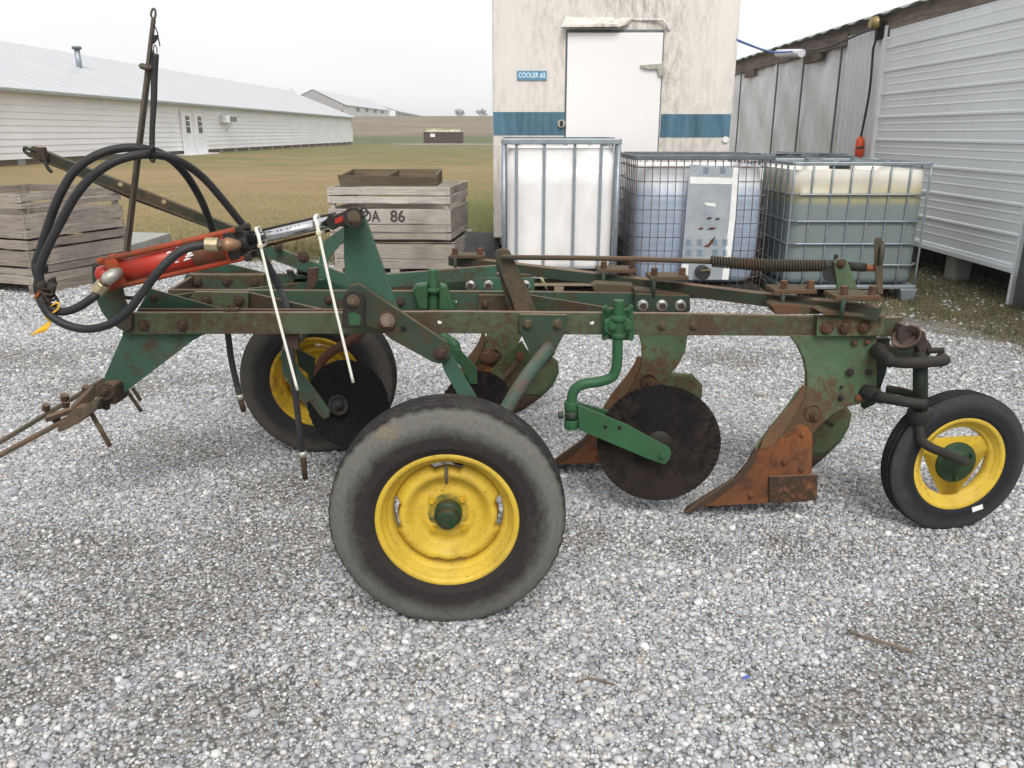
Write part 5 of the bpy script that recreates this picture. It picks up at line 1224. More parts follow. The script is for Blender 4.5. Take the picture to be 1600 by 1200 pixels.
# upright hose mast: two flat irons
m = MB(); 
u1, u2 = P(196, 392, 2.72), P(237, 90, 2.72)
MB().bar(P(196, 392, 2.72), P(240, 30, 2.72), .010, .014, (0, -1, 0)).build('mast_iron', 'mast_brown', st, bevel=.001)
MB().bar(P(200, 392, 2.735), P(233, 110, 2.735), .012, .010, (0, -1, 0)).build('mast_iron', 'mast_brown', st, bevel=.001)
MB().tube(smoothpath(pp([(240, 30, 2.72), (236, 24, 2.72), (238, 15, 2.72), (242, 15, 2.72), (243, 24, 2.72), (240, 32, 2.72), (238, 40, 2.72)]), 4), .0035, 8).build('mast_eye', 'mast_brown', st)
MB().tube(smoothpath(pp([(240, 38, 2.715), (245, 48, 2.71), (247, 58, 2.71), (250, 72, 2.71)]), 4), .002, 6).build('wire', 'iron_dark', st)
MB().lathe([(0, .010), (.014, .009), (.021, .003), (.021, -.003), (.014, -.009), (0, -.010)], P(228, 105, 2.715), P(232, 60, 2.715) - P(225, 110, 2.715), 18).build('grommet', 'mast_brown', st)
MB().plate([(237, 54), (247, 55), (246, 60), (241, 67), (236, 70)], 2.71, .006).build('mast_clip', 'iron_dark', st)
MB().tube(smoothpath(pp([(241, 84, 2.71), (240, 76, 2.71), (242, 70, 2.71), (245, 76, 2.71), (245, 84, 2.71)]), 4), .0018, 6).build('wire', 'mast_brown', st)
MB().tube(smoothpath(pp([(244, 84, 2.71), (242, 120, 2.71), (241, 155, 2.705), (238, 200, 2.70), (237.5, 248, 2.69)]), 5), .0088, 10).build('rubber_strap', 'hose_rubber', st)
MB().tube(smoothpath(pp([(238, 78, 2.72), (237, 110, 2.72), (237, 150, 2.71), (236, 200, 2.70), (236, 250, 2.69)]), 4), .0035, 8).build('rubber_strap', 'hose_rubber', st)
MB().tube(smoothpath(pp([(235, 249, 2.69), (236.5, 232, 2.65), (240, 231, 2.68), (241, 250, 2.69), (238, 252, 2.66), (235, 249, 2.69)]), 4), .0045, 8).build('strap_loop', 'hose_rubber', st)

# ---- hoses
ho = part('hydraulic_hoses')
def hose(pts, r=.0135, mat='hose_rubber', nm='hose'): return MB().tube(smoothpath(pp(pts), 7), r, 14).build(nm, mat, ho)
hose([(62, 440, 2.63), (56, 415, 2.63), (64, 388, 2.63), (76, 350, 2.63), (92, 308, 2.63), (116, 268, 2.64), (152, 242, 2.66), (196, 231, 2.69), (238, 235, 2.73), (268, 250, 2.80), (292, 275, 2.88), (312, 308, 2.95), (324, 336, 3.02), (334, 366, 3.1), (345, 400, 3.15)])
hose([(64, 445, 2.60), (62, 420, 2.60), (76, 384, 2.60), (96, 345, 2.60), (118, 306, 2.60), (146, 274, 2.61), (180, 252, 2.63), (218, 242, 2.66), (252, 243, 2.72), (285, 254, 2.78), (318, 278, 2.85), (348, 312, 2.90), (372, 342, 2.95), (392, 368, 3.0), (412, 402, 3.02), (428, 432, 3.04), (438, 452, 3.05)])
hose([(66, 463, 2.585), (78, 480, 2.58), (98, 487, 2.58), (122, 480, 2.58), (146, 464, 2.59), (153, 456, 2.61)])
hose([(62, 466, 2.56), (76, 490, 2.56), (102, 507, 2.555), (134, 514, 2.555), (168, 508, 2.55), (196, 490, 2.55), (222, 458, 2.55), (246, 426, 2.55), (272, 400, 2.57), (296, 387, 2.59), (324, 382, 2.61)])
m = MB()
for c, ax_, r_ in (((64, 452), (.1, -.2, 1), .022), ((70, 462), (.3, -.2, 1), .021), ((78, 456), (.5, -.1, .9), .015)):
    q = P(*c, 2.60); v_ = Vector(ax_).normalized(); m.tube([q - v_ * .03, q - v_ * .012, q + v_ * .012, q + v_ * .03], [r_ * .75, r_, r_, r_ * .75], 12)
m.build('coupler', 'iron_dark', ho)
for k in range(4):
    q = P(66 + k * 5, 446 + k * 7, 2.585); v_ = Vector((.4 + .2 * k, -.1, .6)).normalized(); w2 = v_.orthogonal()
    MB().lathe([(.020, -.003), (.026, -.003), (.026, .003), (.020, .003)], q, v_, 18, closed=True).build('hose_clamp', 'rust_dark' if k % 2 else 'iron_dark', ho)
MB().tube(smoothpath(pp([(66, 440, 2.60), (56, 446, 2.59), (62, 456, 2.58), (54, 466, 2.58)]), 4), .005, 8).build('tie_wire', 'wire_orange', ho)
MB().plate([(52, 463), (66, 456), (69, 461), (58, 470)], 2.60, .012).build('coupler_lever', 'iron_dark', ho, bevel=.003)
MB().plate([(72, 438), (82, 433), (84, 440), (86, 447), (78, 450)], 2.61, .02).build('coupler_lever', 'iron_dark', ho, bevel=.004)
MB().cyl(P(64, 424, 2.615), P(64, 412, 2.615), .021, 16).build('tape_band', 'hose_rubber', ho)
# hanging hose ends
hose([(438, 452, 3.05), (449, 480, 2.95), (453, 520, 2.86), (456, 560, 2.84), (462, 620, 2.83), (468, 670, 2.83), (472, 705, 2.83)], .0115)
MB().tube(pp([(472, 705, 2.83), (473.5, 714, 2.83)]), .0145, 12).build('ferrule', 'nickel', ho)
MB().tube(pp([(473.5, 714, 2.83), (475, 724, 2.83), (475.5, 734, 2.83), (477, 748, 2.83)]), [.012, .012, .010, .010], 12).build('hose_tip', 'rust_dark', ho)
hose([(352, 500, 3.0), (357, 528, 2.98), (361, 560, 2.97), (368, 592, 2.97), (374, 616, 2.97)], .0115)
MB().tube(pp([(374, 616, 2.97), (376, 624, 2.97)]), .0135, 12).build('ferrule', 'nickel', ho)
MB().tube(pp([(376, 624, 2.97), (378, 632, 2.97), (381, 643, 2.97)]), [.012, .011, .010], 12).build('hose_tip', 'rust_dark', ho)

# ---- white cable ties and ribbon (tied to the plow)
def ziptie(top, head, tail, Yr):
    t_ = part('cable_tie')
    loop = smoothpath(pp([(head[0], head[1], Yr - .03), (head[0] - 3, head[1] - 15, Yr - .028), (top[0], top[1], Yr - .012), (top[0] + 5, top[1] - 3, Yr + .02), (top[0] + 9, top[1] + 12, Yr + .03), (head[0] + 8, head[1] - 2, Yr + .015), (head[0], head[1], Yr - .03)]), 5)
    def strip(pts, w, th, nm):
        m = MB(); q = []
        for i, p_ in enumerate(pts):
            d_ = (pts[min(i + 1, len(pts) - 1)] - pts[max(i - 1, 0)]).normalized(); s_ = d_.cross(Vector((0, 1, 0)));  s_ = s_.normalized() if s_.length > .1 else Vector((1, 0, 0)); q.append((p_ + s_ * w, p_ - s_ * w))
        m.grid(q); m.build(nm, 'zip_white', t_, solid=th)
    strip(loop, .0055, .003, 'strap')
    tl = smoothpath(pp([(head[0], head[1], Yr - .032), (head[0] * .6 + tail[0] * .4 - 1, head[1] * .6 + tail[1] * .4, Yr - .045), (*tail, Yr - .05)]), 8)
    strip(tl, .0045, .003, 'tail'); MB().box(P(*head, Yr - .034), (.017, .01, .013)).build('lock_head', 'zip_head', t_, bevel=.002)
ziptie((400, 358), (407, 384), (465, 610), 2.70); ziptie((492, 340), (498, 364), (552, 598), 2.70)
m = MB()
q = smoothpath(pp([(66, 480, 2.57), (72, 496, 2.56), (80, 502, 2.56), (74, 510, 2.56), (58, 518, 2.56), (48, 524, 2.56)]), 4); ws = [.004] * 10 + [.008, .013, .015, .014, .011, .009, .007, .005, .004, .003, .002]
rows = []
for i, p_ in enumerate(q):
    w = ws[min(i, len(ws) - 1)]; rows.append((p_ + Vector((w * .3, w * .2, w)), p_ - Vector((w * .3, w * .2, w))))
m.grid(rows); m.build('ribbon', 'ribbon_yellow', ho, solid=.0012)
MB().tube(smoothpath(pp([(80, 478, 2.57), (90, 473, 2.56), (92, 480, 2.56), (84, 488, 2.56), (72, 494, 2.56)]), 4), .003, 6).build('ribbon_knot', 'ribbon_yellow', ho)

# ---- wheels
def make_tyre(c, ax, Ro, Ri, W, mat, parent, tread='rib', n=144, squash=.012):
    c = Vector(c); h = W / 2; S = Ro - Ri
    prof = [(Ri + .004, h * .60), (Ri + .002, h * .74), (Ri + S * .08, h * .86), (Ri + S * .20, h * .965), (Ri + S * .215, h * .99), (Ri + S * .235, h * .985), (Ri + S * .42, h * 1.03), (Ri + S * .58, h * 1.025), (Ri + S * .74, h * .955), (Ri + S * .88, h * .84), (Ro - S * .045, h * .74), (Ro - S * .018, h * .66)]
    dust = [0.1, 0, .0, .0, .02, .02, .12, .48, .86, .82, .42, .10]
    top = []
    if tread == 'zig':
        for t_ in (.56, .52, .47, .43, .26, .22, .17, .13): top.append(t_)
        pr = []; k = 0
        for t_ in top + [-x for x in top[::-1]]:
            i = len(pr) % 4; pr.append((Ro - (.011 if i in (1, 2) else .0) - .012 * t_ * t_, h * t_))
    else:
        pr = []
        for t_ in (.56, .40, .37, .33, .30, .10, .07): pr.append((Ro - (.006 if t_ in (.37, .33, .07) else 0) - .02 * t_ * t_, h * t_))
        pr += [(r_, -x_) for r_, x_ in pr[::-1]]
    full = prof + pr + [(r_, -x_) for r_, x_ in prof[::-1]]
    dl = dust + [.12] * len(pr) + dust[::-1]; npf = len(prof)
    def fn(a, j, r, x):
        if tread == 'zig' and npf <= j < npf + len(pr):
            x += .0075 * (1 if int(a / (2 * math.pi) * n) % 4 < 2 else -1)
        if tread == 'zig' and j in (npf - 1, npf - 2) : r += -.003 * (1 if int(a / (2 * math.pi) * n) % 4 < 2 else 0)
        z = math.sin(a) * r
        if r > Ri + S * .3 and z < -(Ro - squash): r = (Ro - squash) / max(.2, -math.sin(a)); x *= 1.05
        elif r > Ri + S * .5 and z < -(Ro - squash * 5): x *= 1 + .05
        return r, x
    m = MB().lathe(full, c, ax, n, fn=fn); o = m.build('tyre', mat, parent)
    at = o.data.attributes.new('dust', 'FLOAT', 'POINT'); vals = dl * n
    if len(vals) == len(o.data.vertices): at.data.foreach_set('value', np.array(vals, np.float32))
    return o
def make_rim(c, ax, Ri, W, mat, parent, slots, depth, hubr, kind='disc'):
    c = Vector(c); ax = Vector(ax).normalized(); h = W / 2
    MB().lathe([(Ri + .0135, h * .80), (Ri + .0165, h * .79), (Ri + .0165, h * .74), (Ri + .0125, h * .74)], c, ax, 96).build('rim_edge', 'rust_dark', parent)
    prof = [(Ri + .010, h * .70), (Ri + .013, h * .80), (Ri + .008, h * .86), (Ri - .002, h * .84), (Ri - .006, h * .76), (Ri - .008, h * .62), (Ri - .016, h * .58), (Ri - .017, h * .40), (Ri - .021, h * .36), (Ri - .030, h * .30), (Ri - .034, h * .1), (Ri - .034, -h * .3), (Ri - .014, -h * .45), (Ri - .004, -h * .72), (Ri + .008, -h * .8)]
    MB().lathe(prof, c, ax, 96).build('rim', mat, parent, solid=.003)
    Rd = Ri - .031; n = 144; u = ax.cross(Vector((0, 0, 1))).normalized(); w = ax.cross(u); w = -w if w.z < 0 else w
    rows = []
    for k in range(n + 1):
        a = 2 * math.pi * k / n; ro = Rd; row = []
        if kind == 'disc':
            for s_ in slots:
                da = abs((a - s_ + math.pi) % (2 * math.pi) - math.pi)
                if da < .34: ro = Rd - .021 * min(1, (.34 - da) / .07) + .003 * math.cos(da * 9)
            pr = [(hubr, depth + .012), (hubr + .024, depth + .014), (hubr + .034, depth + .013), (hubr + .042, depth + .006), (hubr + .056, depth + .006), (hubr + .072, depth + .020), (Rd * .74, depth + .038), (Rd * .80, depth + .042), (Rd * .86, depth + .038), (Rd * .94, depth + .018)]
        else:   # three-cornered plate
            q = (a - slots[0]) % (2 * math.pi / 3) - math.pi / 3; ro = min(Rd, Rd * .62 / max(.1, math.cos(q)) + .012)
            pr = [(hubr, depth + .016), (hubr + .012, depth + .018), (Rd * .42, depth + .012)]
        for r_, d_ in pr:
            if r_ < ro - .006: row.append((r_, d_))
            else: row.append((ro - .006, d_))
        row.append((ro, depth + .004)); rows.append([c + (u * math.cos(a) + w * math.sin(a)) * r_ + ax * d_ for r_, d_ in row])
    MB().grid(rows).build('wheel_disc', mat, parent, solid=.004)
    return u, w
AXN = Vector((.02, -1, .0)).normalized()
# near wheel
nw = part('wheel', 'big near wheel with dusty tyre'); cN = Vector((P(697, 793, 2.10).x, 2.182, .335)); Ro = .345; Ri = .196; W = .175
make_tyre(cN, AXN, Ro, Ri, W, 'tyre_old', nw, 'zig', 192)
u, w = make_rim(cN, AXN, Ri, W, 'yellow_paint', nw, [R(90), R(0), R(180), R(270)], .0, .040)
hb = cN + AXN * .012
hh = MB().lathe([(.040, -.03), (.040, .024), (.038, .028), (.031, .029), (.031, .034)], hb, AXN, 40).build('hub', 'hub_green', nw); MB().lathe([(.0305, .032), (.0305, .052), (.028, .058), (.020, .060), (.0, .0605)], hb, AXN, 40).build('hub_cap', 'hub_green', nw)
MB().lathe([(.043, .0025), (.052, .0035), (.060, .0040), (.063, .0020)], hb, AXN, 48).build('overspray_ring', 'overspray', nw)
MB().cyl(cN + Vector((0, .02, 0)), cN + Vector((0, .16, 0)), .035, 20).build('spindle', 'green_dark', nw)
for k in range(4):
    a = R(43 + 90 * k); q = cN + (u * math.cos(a) + w * math.sin(a)) * .064 + AXN * .0145
    MB().cyl(q, q + AXN * .005, .0135, 16).build('washer', 'yellow_paint', nw, bevel=.001); MB().hexb(q + AXN * .005, AXN, .0095, .014).build('lug_bolt', 'yellow_shade', nw, bevel=.001)
q = cN + w * .142 + AXN * .06; MB().tube([q + w * .022 - AXN * .01, q, q - w * .028 + AXN * .008], [.005, .0055, .0035], 10).build('valve_stem', 'mast_brown', nw)
# far wheel
fw = part('wheel', 'far wheel behind the frame'); cF = Vector((P(492, 600, 3.43).x, 3.53, .338))
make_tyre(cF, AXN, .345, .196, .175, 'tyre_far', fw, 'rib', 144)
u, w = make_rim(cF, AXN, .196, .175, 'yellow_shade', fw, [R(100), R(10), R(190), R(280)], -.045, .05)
MB().lathe([(.06, -.1), (.06, -.02), (.05, 0), (.03, .02), (0, .03)], cF, AXN, 30).build('hub', 'hub_green', fw)
MB().tube(smoothpath([cF + Vector((0, -.05, 0)), cF + Vector((.05, -.10, .12)), P(558, 525, 3.30), P(580, 495, 3.28)], 5), .020, 14).build('crank_axle', 'rust_arm', fw)
# tail wheel
tw = part('wheel', 'small tail wheel'); ca = Vector((.13, -1, .02)).normalized(); cT = P(1500, 722, 2.70); cT = Vector((cT.x, 2.745, .258)); RoT = .264
make_tyre(cT, ca, RoT, .166, .088, 'tyre_tail', tw, 'rib', 120, .008)
u, w = make_rim(cT, ca, .166, .088, 'yellow_paint', tw, [R(30)], .0, .05, kind='tri')
MB().lathe([(.076, .0), (.076, .020), (.070, .024), (.046, .026), (.040, .034), (.024, .036), (0, .037)], cT, ca, 36).build('hub', 'hub_green', tw)
for k in range(3):
    a = R(30 + 120 * k); q = cT + (u * math.cos(a) + w * math.sin(a)) * .058 + ca * .024; MB().hexb(q, ca, .008, .012).build('lug_bolt', 'hub_green', tw, bevel=.001)
q = P(1470, 790, 2.735); MB().box(q + Vector((0, .0, 0)), (.042, .003, .018)).build('tyre_sticker', 'label_white', tw) if False else None
a = R(-118); q = cT + (u * math.cos(a) + w * math.sin(a)) * .196 + ca * .0465; MB().bar(q - u * .02 + w * .006, q + u * .02 - w * .006, .018, .003, ca).build('tyre_sticker', 'label_white', tw)

# ---- tail wheel linkage
tl = part('tail_wheel_bracket')
plate('mount_plate', [(1361, 530), (1391, 528), (1391, 553), (1384, 585), (1368, 632), (1350, 640), (1348, 625), (1366, 560)], 2.84, .03, 'green_black', tl, bevel=.003)
plate('cross_plate', [(1388, 541), (1442, 541), (1442, 559), (1392, 559)], 2.86, .03, 'green_black', tl, bevel=.003)
MB().tube(smoothpath(pp([(1372, 548, 2.78), (1383, 556, 2.72), (1398, 565, 2.68), (1425, 567, 2.65), (1470, 564, 2.64), (1476, 562, 2.67)]), 5), [.030] * 5 + [.026] * 5 + [.019] * 16, 16).build('upper_arm', 'iron_dark', tl)
MB().tube(smoothpath(pp([(1352, 612, 2.80), (1372, 620, 2.74), (1382, 622, 2.70), (1415, 628, 2.66), (1446, 632, 2.65)]), 5), [.028] * 5 + [.022] * 5 + [.0185] * 11, 16).build('lower_arm', 'iron_dark', tl)
MB().tube(smoothpath(pp([(1385, 608, 2.80), (1410, 612, 2.78), (1445, 622, 2.72)]), 5), .015, 12).build('stay', 'green_black', tl)
MB().tube(pp([(1438, 548, 2.70), (1438, 650, 2.69)]), .024, 20).build('pivot_post', 'green_black', tl)
MB().tube(pp([(1437, 640, 2.69), (1437, 655, 2.69), (1437, 664, 2.69)]), [.042, .040, .028], 18).build('collar', 'iron_dark', tl, bevel=.003)
MB().tube(smoothpath(pp([(1437, 655, 2.68), (1437, 674, 2.67), (1440, 688, 2.66), (1454, 699, 2.65), (1478, 709, 2.645), (1500, 719, 2.65), (1507, 722, 2.68)]), 6), .0165, 16).build('spindle', 'iron_dark', tl)
MB().lathe([(.0, 0), (.03, 0), (.046, .012), (.05, .03), (.044, .03), (.03, .01)], P(1420, 534, 2.69), (-.6, -.35, .75), 20).build('cap_half', 'rust_rough', tl)
plate('cap_lug', [(1405, 516), (1411, 506), (1417, 509), (1419, 520), (1430, 524), (1436, 519), (1436, 545), (1406, 545), (1402, 528)], 2.70, .05, 'rust_rough', tl, bevel=.008)
plate('cap_lug', [(1433, 522), (1438, 515), (1446, 518), (1449, 530), (1458, 542), (1452, 560), (1438, 558), (1432, 540)], 2.68, .035, 'rust_rough', tl, bevel=.006)
MB().tube(pp([(1448, 548, 2.68), (1474, 547, 2.68)]), .010, 10).build('pin', 'iron_dark', tl)
MB().tube(pp([(1462, 556, 2.72), (1478, 566, 2.70)]), .024, 12).build('arm_end', 'iron_dark', tl)

# ---- rolling coulters
def ripple_disc(c, ax, Rr, mat, parent, rip=58, n=348, inner=.86):
    c = Vector(c); ax = Vector(ax).normalized()
    prof = [(0, .004), (Rr * .2, .0035), (Rr * .4, .003), (Rr * .6, .003), (Rr * inner, .003), (Rr * .91, .003), (Rr * .95, .0025), (Rr, .001)]
    def fn(a, j, r, x):
        s = 0 if r <= Rr * inner + 1e-6 else (r - Rr * inner) / (Rr * (1 - inner))
        return r * (1 - .002 * s * (math.sin(a * rip) > 0)), x + .0032 * s * math.sin(a * rip + s * 1.2)
    m = MB().lathe(prof, c, ax, n, fn=fn); m.lathe([(r_, x_ - .006) for r_, x_ in prof], c, ax, n, fn=fn)
    return m.build('disc', mat, parent)
def coulter(c, shaft, arm, armY, clampc, axd, big=True):
    t_ = part('rolling_coulter'); return t_
co = part('rolling_coulter', 'near rolling coulter in fresh green paint')
cD = P(1029, 694, 2.79); ripple_disc(cD, (-.06, -1, 0), .226, 'disc_black', co)
MB().lathe([(.0, .010), (.03, .010), (.036, .006), (.052, .0045), (.053, .0)], cD, (-.06, -1, 0), 28).build('hub', 'disc_hub', co)
MB().tube(smoothpath(pp([(967, 469, 2.752), (966, 500, 2.752), (965, 535, 2.752), (964, 568, 2.752), (957, 588, 2.752), (938, 596, 2.752), (912, 600, 2.752), (898, 609, 2.752), (893, 626, 2.752), (893, 650, 2.752), (893, 667, 2.752)]), 6), .0185, 20).build('shaft', 'green_fresh', co, bevel=.001)
cl = [(942, 485), (950, 480), (985, 482), (991, 492), (987, 506), (989, 527), (978, 532), (948, 530), (941, 520), (945, 506)]
MB().plate([(941, 481), (950, 483), (984, 483), (989, 480), (991, 530), (984, 532), (950, 530), (941, 532)], 2.786, .012).build('clamp_back', 'green_fresh', co, bevel=.002)
m = MB()
for sx_ in (-1, 1):
    x = 966 + sx_ * 12
    m.plate([(x - 9, 503), (x, 497), (x + 9, 503), (x + 9, 518), (x, 524), (x - 9, 518)], 2.74, .03)
m.tube(pp([(966, 493, 2.75), (966, 501, 2.75)]), .026, 20); m.tube(pp([(966, 520, 2.75), (966, 527, 2.75)]), .026, 20)
m.build('clamp', 'green_fresh', co, bevel=.003)
MB().bar(P(951, 486, 2.765), P(945, 478, 2.765), .02, .012).bar(P(981, 486, 2.765), P(988, 477, 2.765), .02, .012).bar(P(951, 523, 2.765), P(944, 530, 2.765), .02, .012).bar(P(981, 524, 2.765), P(988, 531, 2.765), .02, .012).build('clamp_ear', 'green_fresh', co, bevel=.002)
for x, y in ((957, 510), (985, 510)): bolt(x - (4 if x > 970 else 0) + 0, y, 2.738, co, .0125, 'green_fresh', .014)
for y0_, y1_ in ((627, 640), (655, 669)): MB().tube(pp([(893, y0_, 2.752), (893, y1_, 2.752)]), .0265, 20).build('collar', 'green_fresh', co, bevel=.002)
MB().tube(pp([(893, 641, 2.752), (893, 654, 2.752)]), .024, 20).build('collar', 'green_dark', co)
MB().hexb(P(880, 648, 2.745), (-1, -.1, 0), .014, .018).build('bolt', 'green_dark', co, bevel=.002)
plate('arm', [(902, 632), (980, 664), (1046, 700), (1049, 708), (1046, 718), (1040, 725), (1035, 725), (1012, 717), (905, 672)], 2.725, .012, 'green_fresh', co, bevel=.002)
plate('arm', [(903, 629), (960, 645), (1000, 660), (1040, 690), (1030, 705), (960, 680), (905, 660)], 2.84, .012, 'green_fresh', co, bevel=.002)
MB().cyl(P(1035, 711, 2.726), P(1035, 711, 2.85), .012, 14).build('axle', 'green_fresh', co); 
c_ = P(1034, 711, 2.745); MB().cyl(c_, c_ + Vector((0, .04, 0)), .022, 18).build('axle_cap', 'green_fresh', co)
bolt(1034, 711, 2.725, co, .0125, 'green_fresh', .01, washer=False)
m = MB()
for x, y in ((945.5, 667.5), (968, 668.5)): m.plate([(x - 3, y - 2.6), (x + 2.6, y - 3), (x + 3, y + 2.6), (x - 2.6, y + 3)], 2.7242, .002)
m.build('square_hole', 'hole_dark', co)
# middle coulter
cm = part('rolling_coulter', 'middle rolling coulter, half hidden by the big wheel'); ax_m = Vector((.62, -.78, 0)).normalized()
cMd = P(742, 655, 3.12); ripple_disc(cMd, ax_m, .20, 'disc_black', cm)
MB().tube(pp([(677, 422, 3.17), (677, 470, 3.17), (678, 505, 3.17)]), .0205, 18).build('shaft', 'green_fresh2', cm, bevel=.001)
MB().box(P(677, 428, 3.165), (.03, .03, .04)).build('shaft_flat', 'green_fresh2', cm, bevel=.006)
MB().plate([(643, 452), (650, 444), (668, 443), (668, 485), (655, 485)], 3.13, .04).plate([(686, 443), (698, 446), (700, 455), (712, 486), (686, 486)], 3.13, .04).build('clamp', 'green_fresh2', cm, bevel=.010)
MB().tube(pp([(677, 450, 3.16), (677, 456, 3.16)]), .031, 20).build('clamp_ring', 'green_fresh2', cm, bevel=.003)
MB().plate([(655, 470), (712, 470), (710, 492), (655, 492)], 3.17, .02).build('clamp_back', 'green_fresh2', cm, bevel=.002)
MB().tube(smoothpath(pp([(684, 515, 3.17), (698, 530, 3.15), (710, 538, 3.12), (712, 548, 3.12)]), 5), .021, 16).build('shaft_elbow', 'green_fresh2', cm)
MB().plate([(702, 544), (718, 546), (745, 575), (746, 600), (735, 600), (722, 575), (706, 560)], 3.08, .012).build('arm', 'green_fresh2', cm, bevel=.002)
# far coulter
cf = part('rolling_coulter', 'far rolling coulter in front of the far wheel'); ax_f = Vector((.50, -.86, .0)).normalized()
ax_f = Vector((.60, -.68, .40)).normalized()
cFd = P(546, 630, 3.12); ripple_disc(cFd, ax_f, .180, 'disc_black2', cf, rip=36, n=216)
MB().lathe([(.042, .0), (.042, .012), (.036, .014), (.030, .004), (.018, .006), (.016, .03), (0, .031)], P(527, 634, 3.06), ax_f, 24).build('hub', 'disc_hub', cf)
plate('arm', [(440, 545), (462, 568), (470, 582), (492, 610), (515, 642), (514, 652), (506, 655), (480, 638), (455, 606), (440, 580)], 3.02, .012, 'green_mid', cf, bevel=.002)
plate('arm', [(462, 543), (492, 560), (488, 590), (466, 572)], 3.16, .012, 'green_black', cf, bevel=.002)
MB().tube(pp([(472, 405, 3.50), (472, 427, 3.48)]), .022, 18).build('shaft', 'green_mid', cf, bevel=.001)
MB().tube(pp([(472, 428, 3.48), (472, 434, 3.48)]), [.030, .034], 18).build('clamp_ring', 'green_mid', cf, bevel=.003)
plate('clamp', [(447, 422), (456, 424), (460, 440), (486, 440), (490, 424), (480, 424), (480, 445), (452, 445)], 3.46, .03, 'green_mid', cf, bevel=.002)
MB().tube(smoothpath(pp([(478, 500, 3.40), (474, 520, 3.38), (462, 532, 3.30), (450, 540, 3.2), (446, 560, 3.05)]), 5), .020, 14).build('shaft_elbow', 'green_mid', cf)
MB().plate([(480, 420), (497, 418), (495, 440), (490, 452), (478, 452), (481, 435)], 3.30, .02).build('strut', 'rust_dark', cf, bevel=.002)
plate('curved_strut', [(497, 418), (500, 398), (508, 375), (540, 352), (548, 352), (548, 372), (530, 384), (515, 402), (505, 420)], 3.42, .02, 'green_teal', cf, bevel=.002)
bolt(474, 402, 3.30, cf, .018, 'rust_dark'); bolt(435, 386, 3.36, cf, .014, 'rust_dark')

# ---- plow bottoms: one built, the others copied with all their pieces
def make_bottom():
    t_ = part('plow_bottom', 'rear plow bottom with rusty landside')
    sh = [(1233, 523), (1340, 525), (1344, 560), (1336, 596), (1318, 624), (1296, 644), (1276, 660), (1270, 676), (1262, 684), (1228, 690), (1214, 684), (1230, 664), (1242, 648), (1251, 632), (1257, 616), (1260, 600), (1260, 582), (1256, 562), (1247, 542), (1238, 529)]
    plate('shank', sh, 2.806, .022, 'green_shank', t_, bevel=.003)
    # frog + landside, rusty
    fr = [(1252, 664), (1262, 668), (1269, 678), (1270, 692), (1268, 742), (1262, 784), (1200, 786), (1112, 791), (1096, 791), (1122, 774), (1146, 756), (1164, 738), (1177, 718), (1186, 703), (1196, 696), (1206, 697), (1214, 690), (1232, 676), (1242, 668)]
    plate('landside', fr, 2.790, .014, 'rust', t_, bevel=.002)
    plate('landside_shoe', [(1202, 745), (1278, 742), (1277, 782), (1202, 786)], 2.778, .012, 'shoe_brown', t_, bevel=.003)
    bolt(1272, 648, 2.805, t_, .020, 'rust_dark2', .018); MB().lathe([(.026, .0), (.034, .0), (.034, .006), (.026, .006)], P(1269, 645, 2.802), (0, -1, 0), 26, closed=True).build('eccentric_washer', 'rust_dark2', t_)
    for x, y in ((1254, 678), (1225, 722), (1252, 733), (1173, 774)): bolt(x, y, 2.79, t_, .010, 'rust', .006)
    # share and moldboard: a twisted, thick plate sweeping back and away
    shin = [(1070, 801, 2.80), (1112, 772, 2.80), (1150, 746, 2.80), (1170, 722, 2.80), (1183, 696, 2.805), (1203, 668, 2.81), (1228, 638, 2.825), (1250, 606, 2.84)]
    rear = [(1150, 796, 3.02), (1205, 765, 3.10), (1262, 735, 3.16), (1290, 712, 3.20), (1312, 690, 3.22), (1326, 666, 3.22), (1330, 645, 3.20), (1318, 628, 3.14)]
    rows = []
    for i, (a, b) in enumerate(zip(shin, rear)):
        p0, p1 = P(*a), P(*b); row = []
        for j in range(13):
            s = j / 12; q = p0.lerp(p1, s); bow = math.sin(math.pi * s); q = q + Vector((-.055 * bow * (1 - i / 14), .05 * bow, -.03 * bow * (i > 3))); row.append(q)
        rows.append(row)
    rows2 = []
    for i in range(len(rows) - 1):
        for k in range(3):
            rows2.append([rows[i][j].lerp(rows[i + 1][j], k / 3) for j in range(13)])
    rows2.append(rows[-1])
    MB().grid(rows2[:10]).build('share', 'rust_dark', t_, solid=.009, bevel=0)
    MB().grid(rows2[9:]).build('moldboard', 'mold_green', t_, solid=.008)
    MB().tube([P(1262, 640, 2.83), P(1300, 664, 3.12)], .010, 10).build('moldboard_brace', 'rust_dark', t_)
    plate('shin_plate', [(1254, 602), (1260, 604), (1256, 622), (1246, 644), (1230, 668), (1214, 690), (1205, 698), (1186, 704), (1192, 688), (1204, 668), (1218, 652), (1234, 634), (1246, 618)], 2.785, .008, 'shin_rust', t_, bevel=.002)
    plate('share_edge', [(1069, 803), (1110, 773), (1148, 748), (1168, 724), (1180, 700), (1186, 702), (1176, 728), (1152, 756), (1118, 781), (1082, 800)], 2.785, .016, 'rust_dark', t_, bevel=.003)
    return t_
B0 = make_bottom()
def copy_part(o, dv, label=None):
    r_ = o.copy(); COL.objects.link(r_); r_.location = o.location + Vector(dv)
    if label: r_['label'] = label
    for ch in list(o.children):
        c = ch.copy(); COL.objects.link(c); c.parent = r_
    return r_
x0 = P(1245, 540, 2.806).x
d2 = P(985, 545, 3.206).x - x0; d1 = P(744, 545, 3.606).x - x0
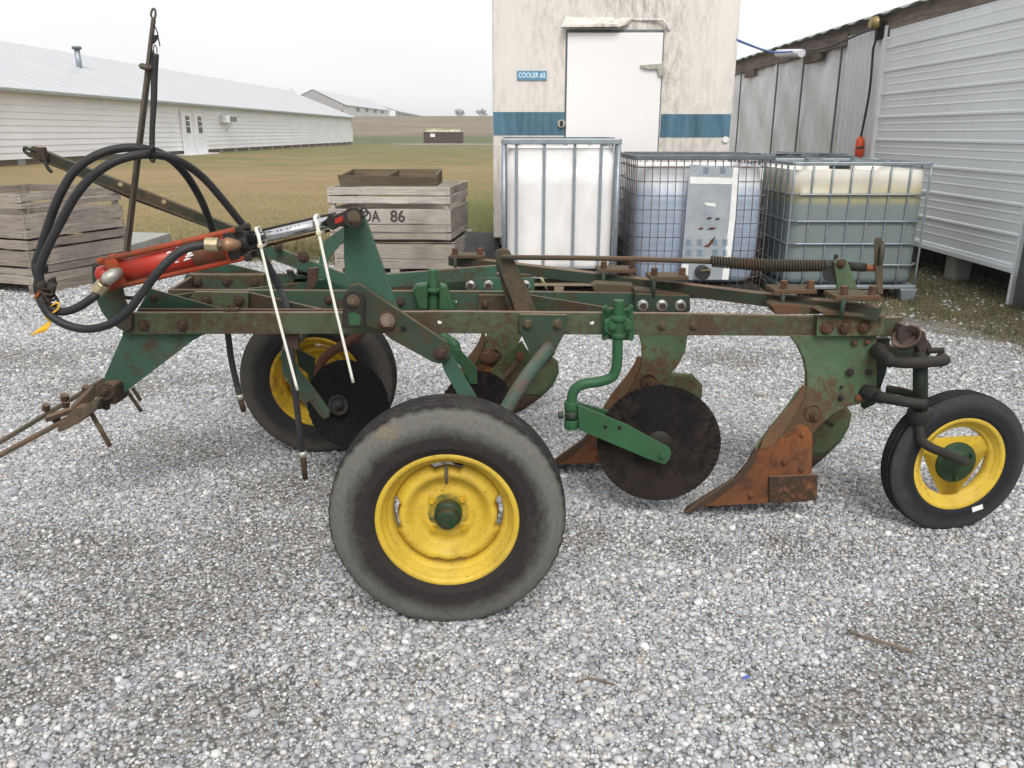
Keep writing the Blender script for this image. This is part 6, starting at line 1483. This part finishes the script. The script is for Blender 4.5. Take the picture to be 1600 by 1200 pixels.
B1 = copy_part(B0, (d2, .40, 0), 'middle plow bottom behind the near coulter'); B2 = copy_part(B0, (d1, .80, 0), 'front plow bottom behind the big wheel')
tb_ = plate('tail_mount', [(1235, 524), (1370, 526), (1370, 605), (1357, 624), (1342, 632), (1322, 636), (1300, 648), (1284, 662), (1268, 680), (1230, 690), (1217, 684), (1231, 664), (1243, 648), (1252, 632), (1258, 616), (1261, 600), (1261, 582), (1257, 562), (1248, 542), (1239, 530)], 2.797, .008, 'green_shank', B0, bevel=.002)
for x, y, r_, mt in ((1334, 535, .012, 'rust_dark2'), (1354, 534, .010, 'rust_dark2'), (1327, 581, .015, 'iron_dark'), (1356, 581, .012, 'iron_dark'), (1314, 604, .006, 'iron_dark'), (1313, 621, .011, 'iron_dark'), (1341, 621, .014, 'rust')):
    bolt(x, y, 2.797, B0, r_, mt, .008, washer=False)
# second bottom trip strut seen through the frame
so = part('bottom_brace')
MB().plate([(768, 578), (800, 545), (815, 533), (832, 560), (832, 575), (800, 640), (770, 640), (765, 590)], 3.45, .012).build('brace_plate', 'green_light', so, bevel=.002)
MB().bar(P(779, 600, 3.42), P(815, 556, 3.42), .014, .016).build('brace_rod', 'rod_rusty', so, bevel=.002)
bolt(763, 557, 3.58, so, .028, 'rust_dark2', .02); bolt(813, 558, 3.41, so, .014, 'rust')

# ---- damp air over the far fields
hm = bpy.data.materials.new('haze_air'); hm.use_nodes = True; hn = hm.node_tree
for n_ in list(hn.nodes):
    if n_.type == 'BSDF_PRINCIPLED': hn.nodes.remove(n_)
pv = hn.nodes.new('ShaderNodeVolumePrincipled'); pv.inputs['Color'].default_value = (.93, .94, .96, 1); pv.inputs['Density'].default_value = .0011
hn.links.new(pv.outputs[0], [n_ for n_ in hn.nodes if n_.type == 'OUTPUT_MATERIAL'][0].inputs['Volume']); MT['haze_air'] = hm
hz = MB().box((0, 240, 6), (1300, 1000, 19)).build('haze', 'haze_air'); tag(hz, 'thin pale damp air over the fields', kind='stuff')

for _o in bpy.data.objects:
    if '_org' in _o: del _o['_org']
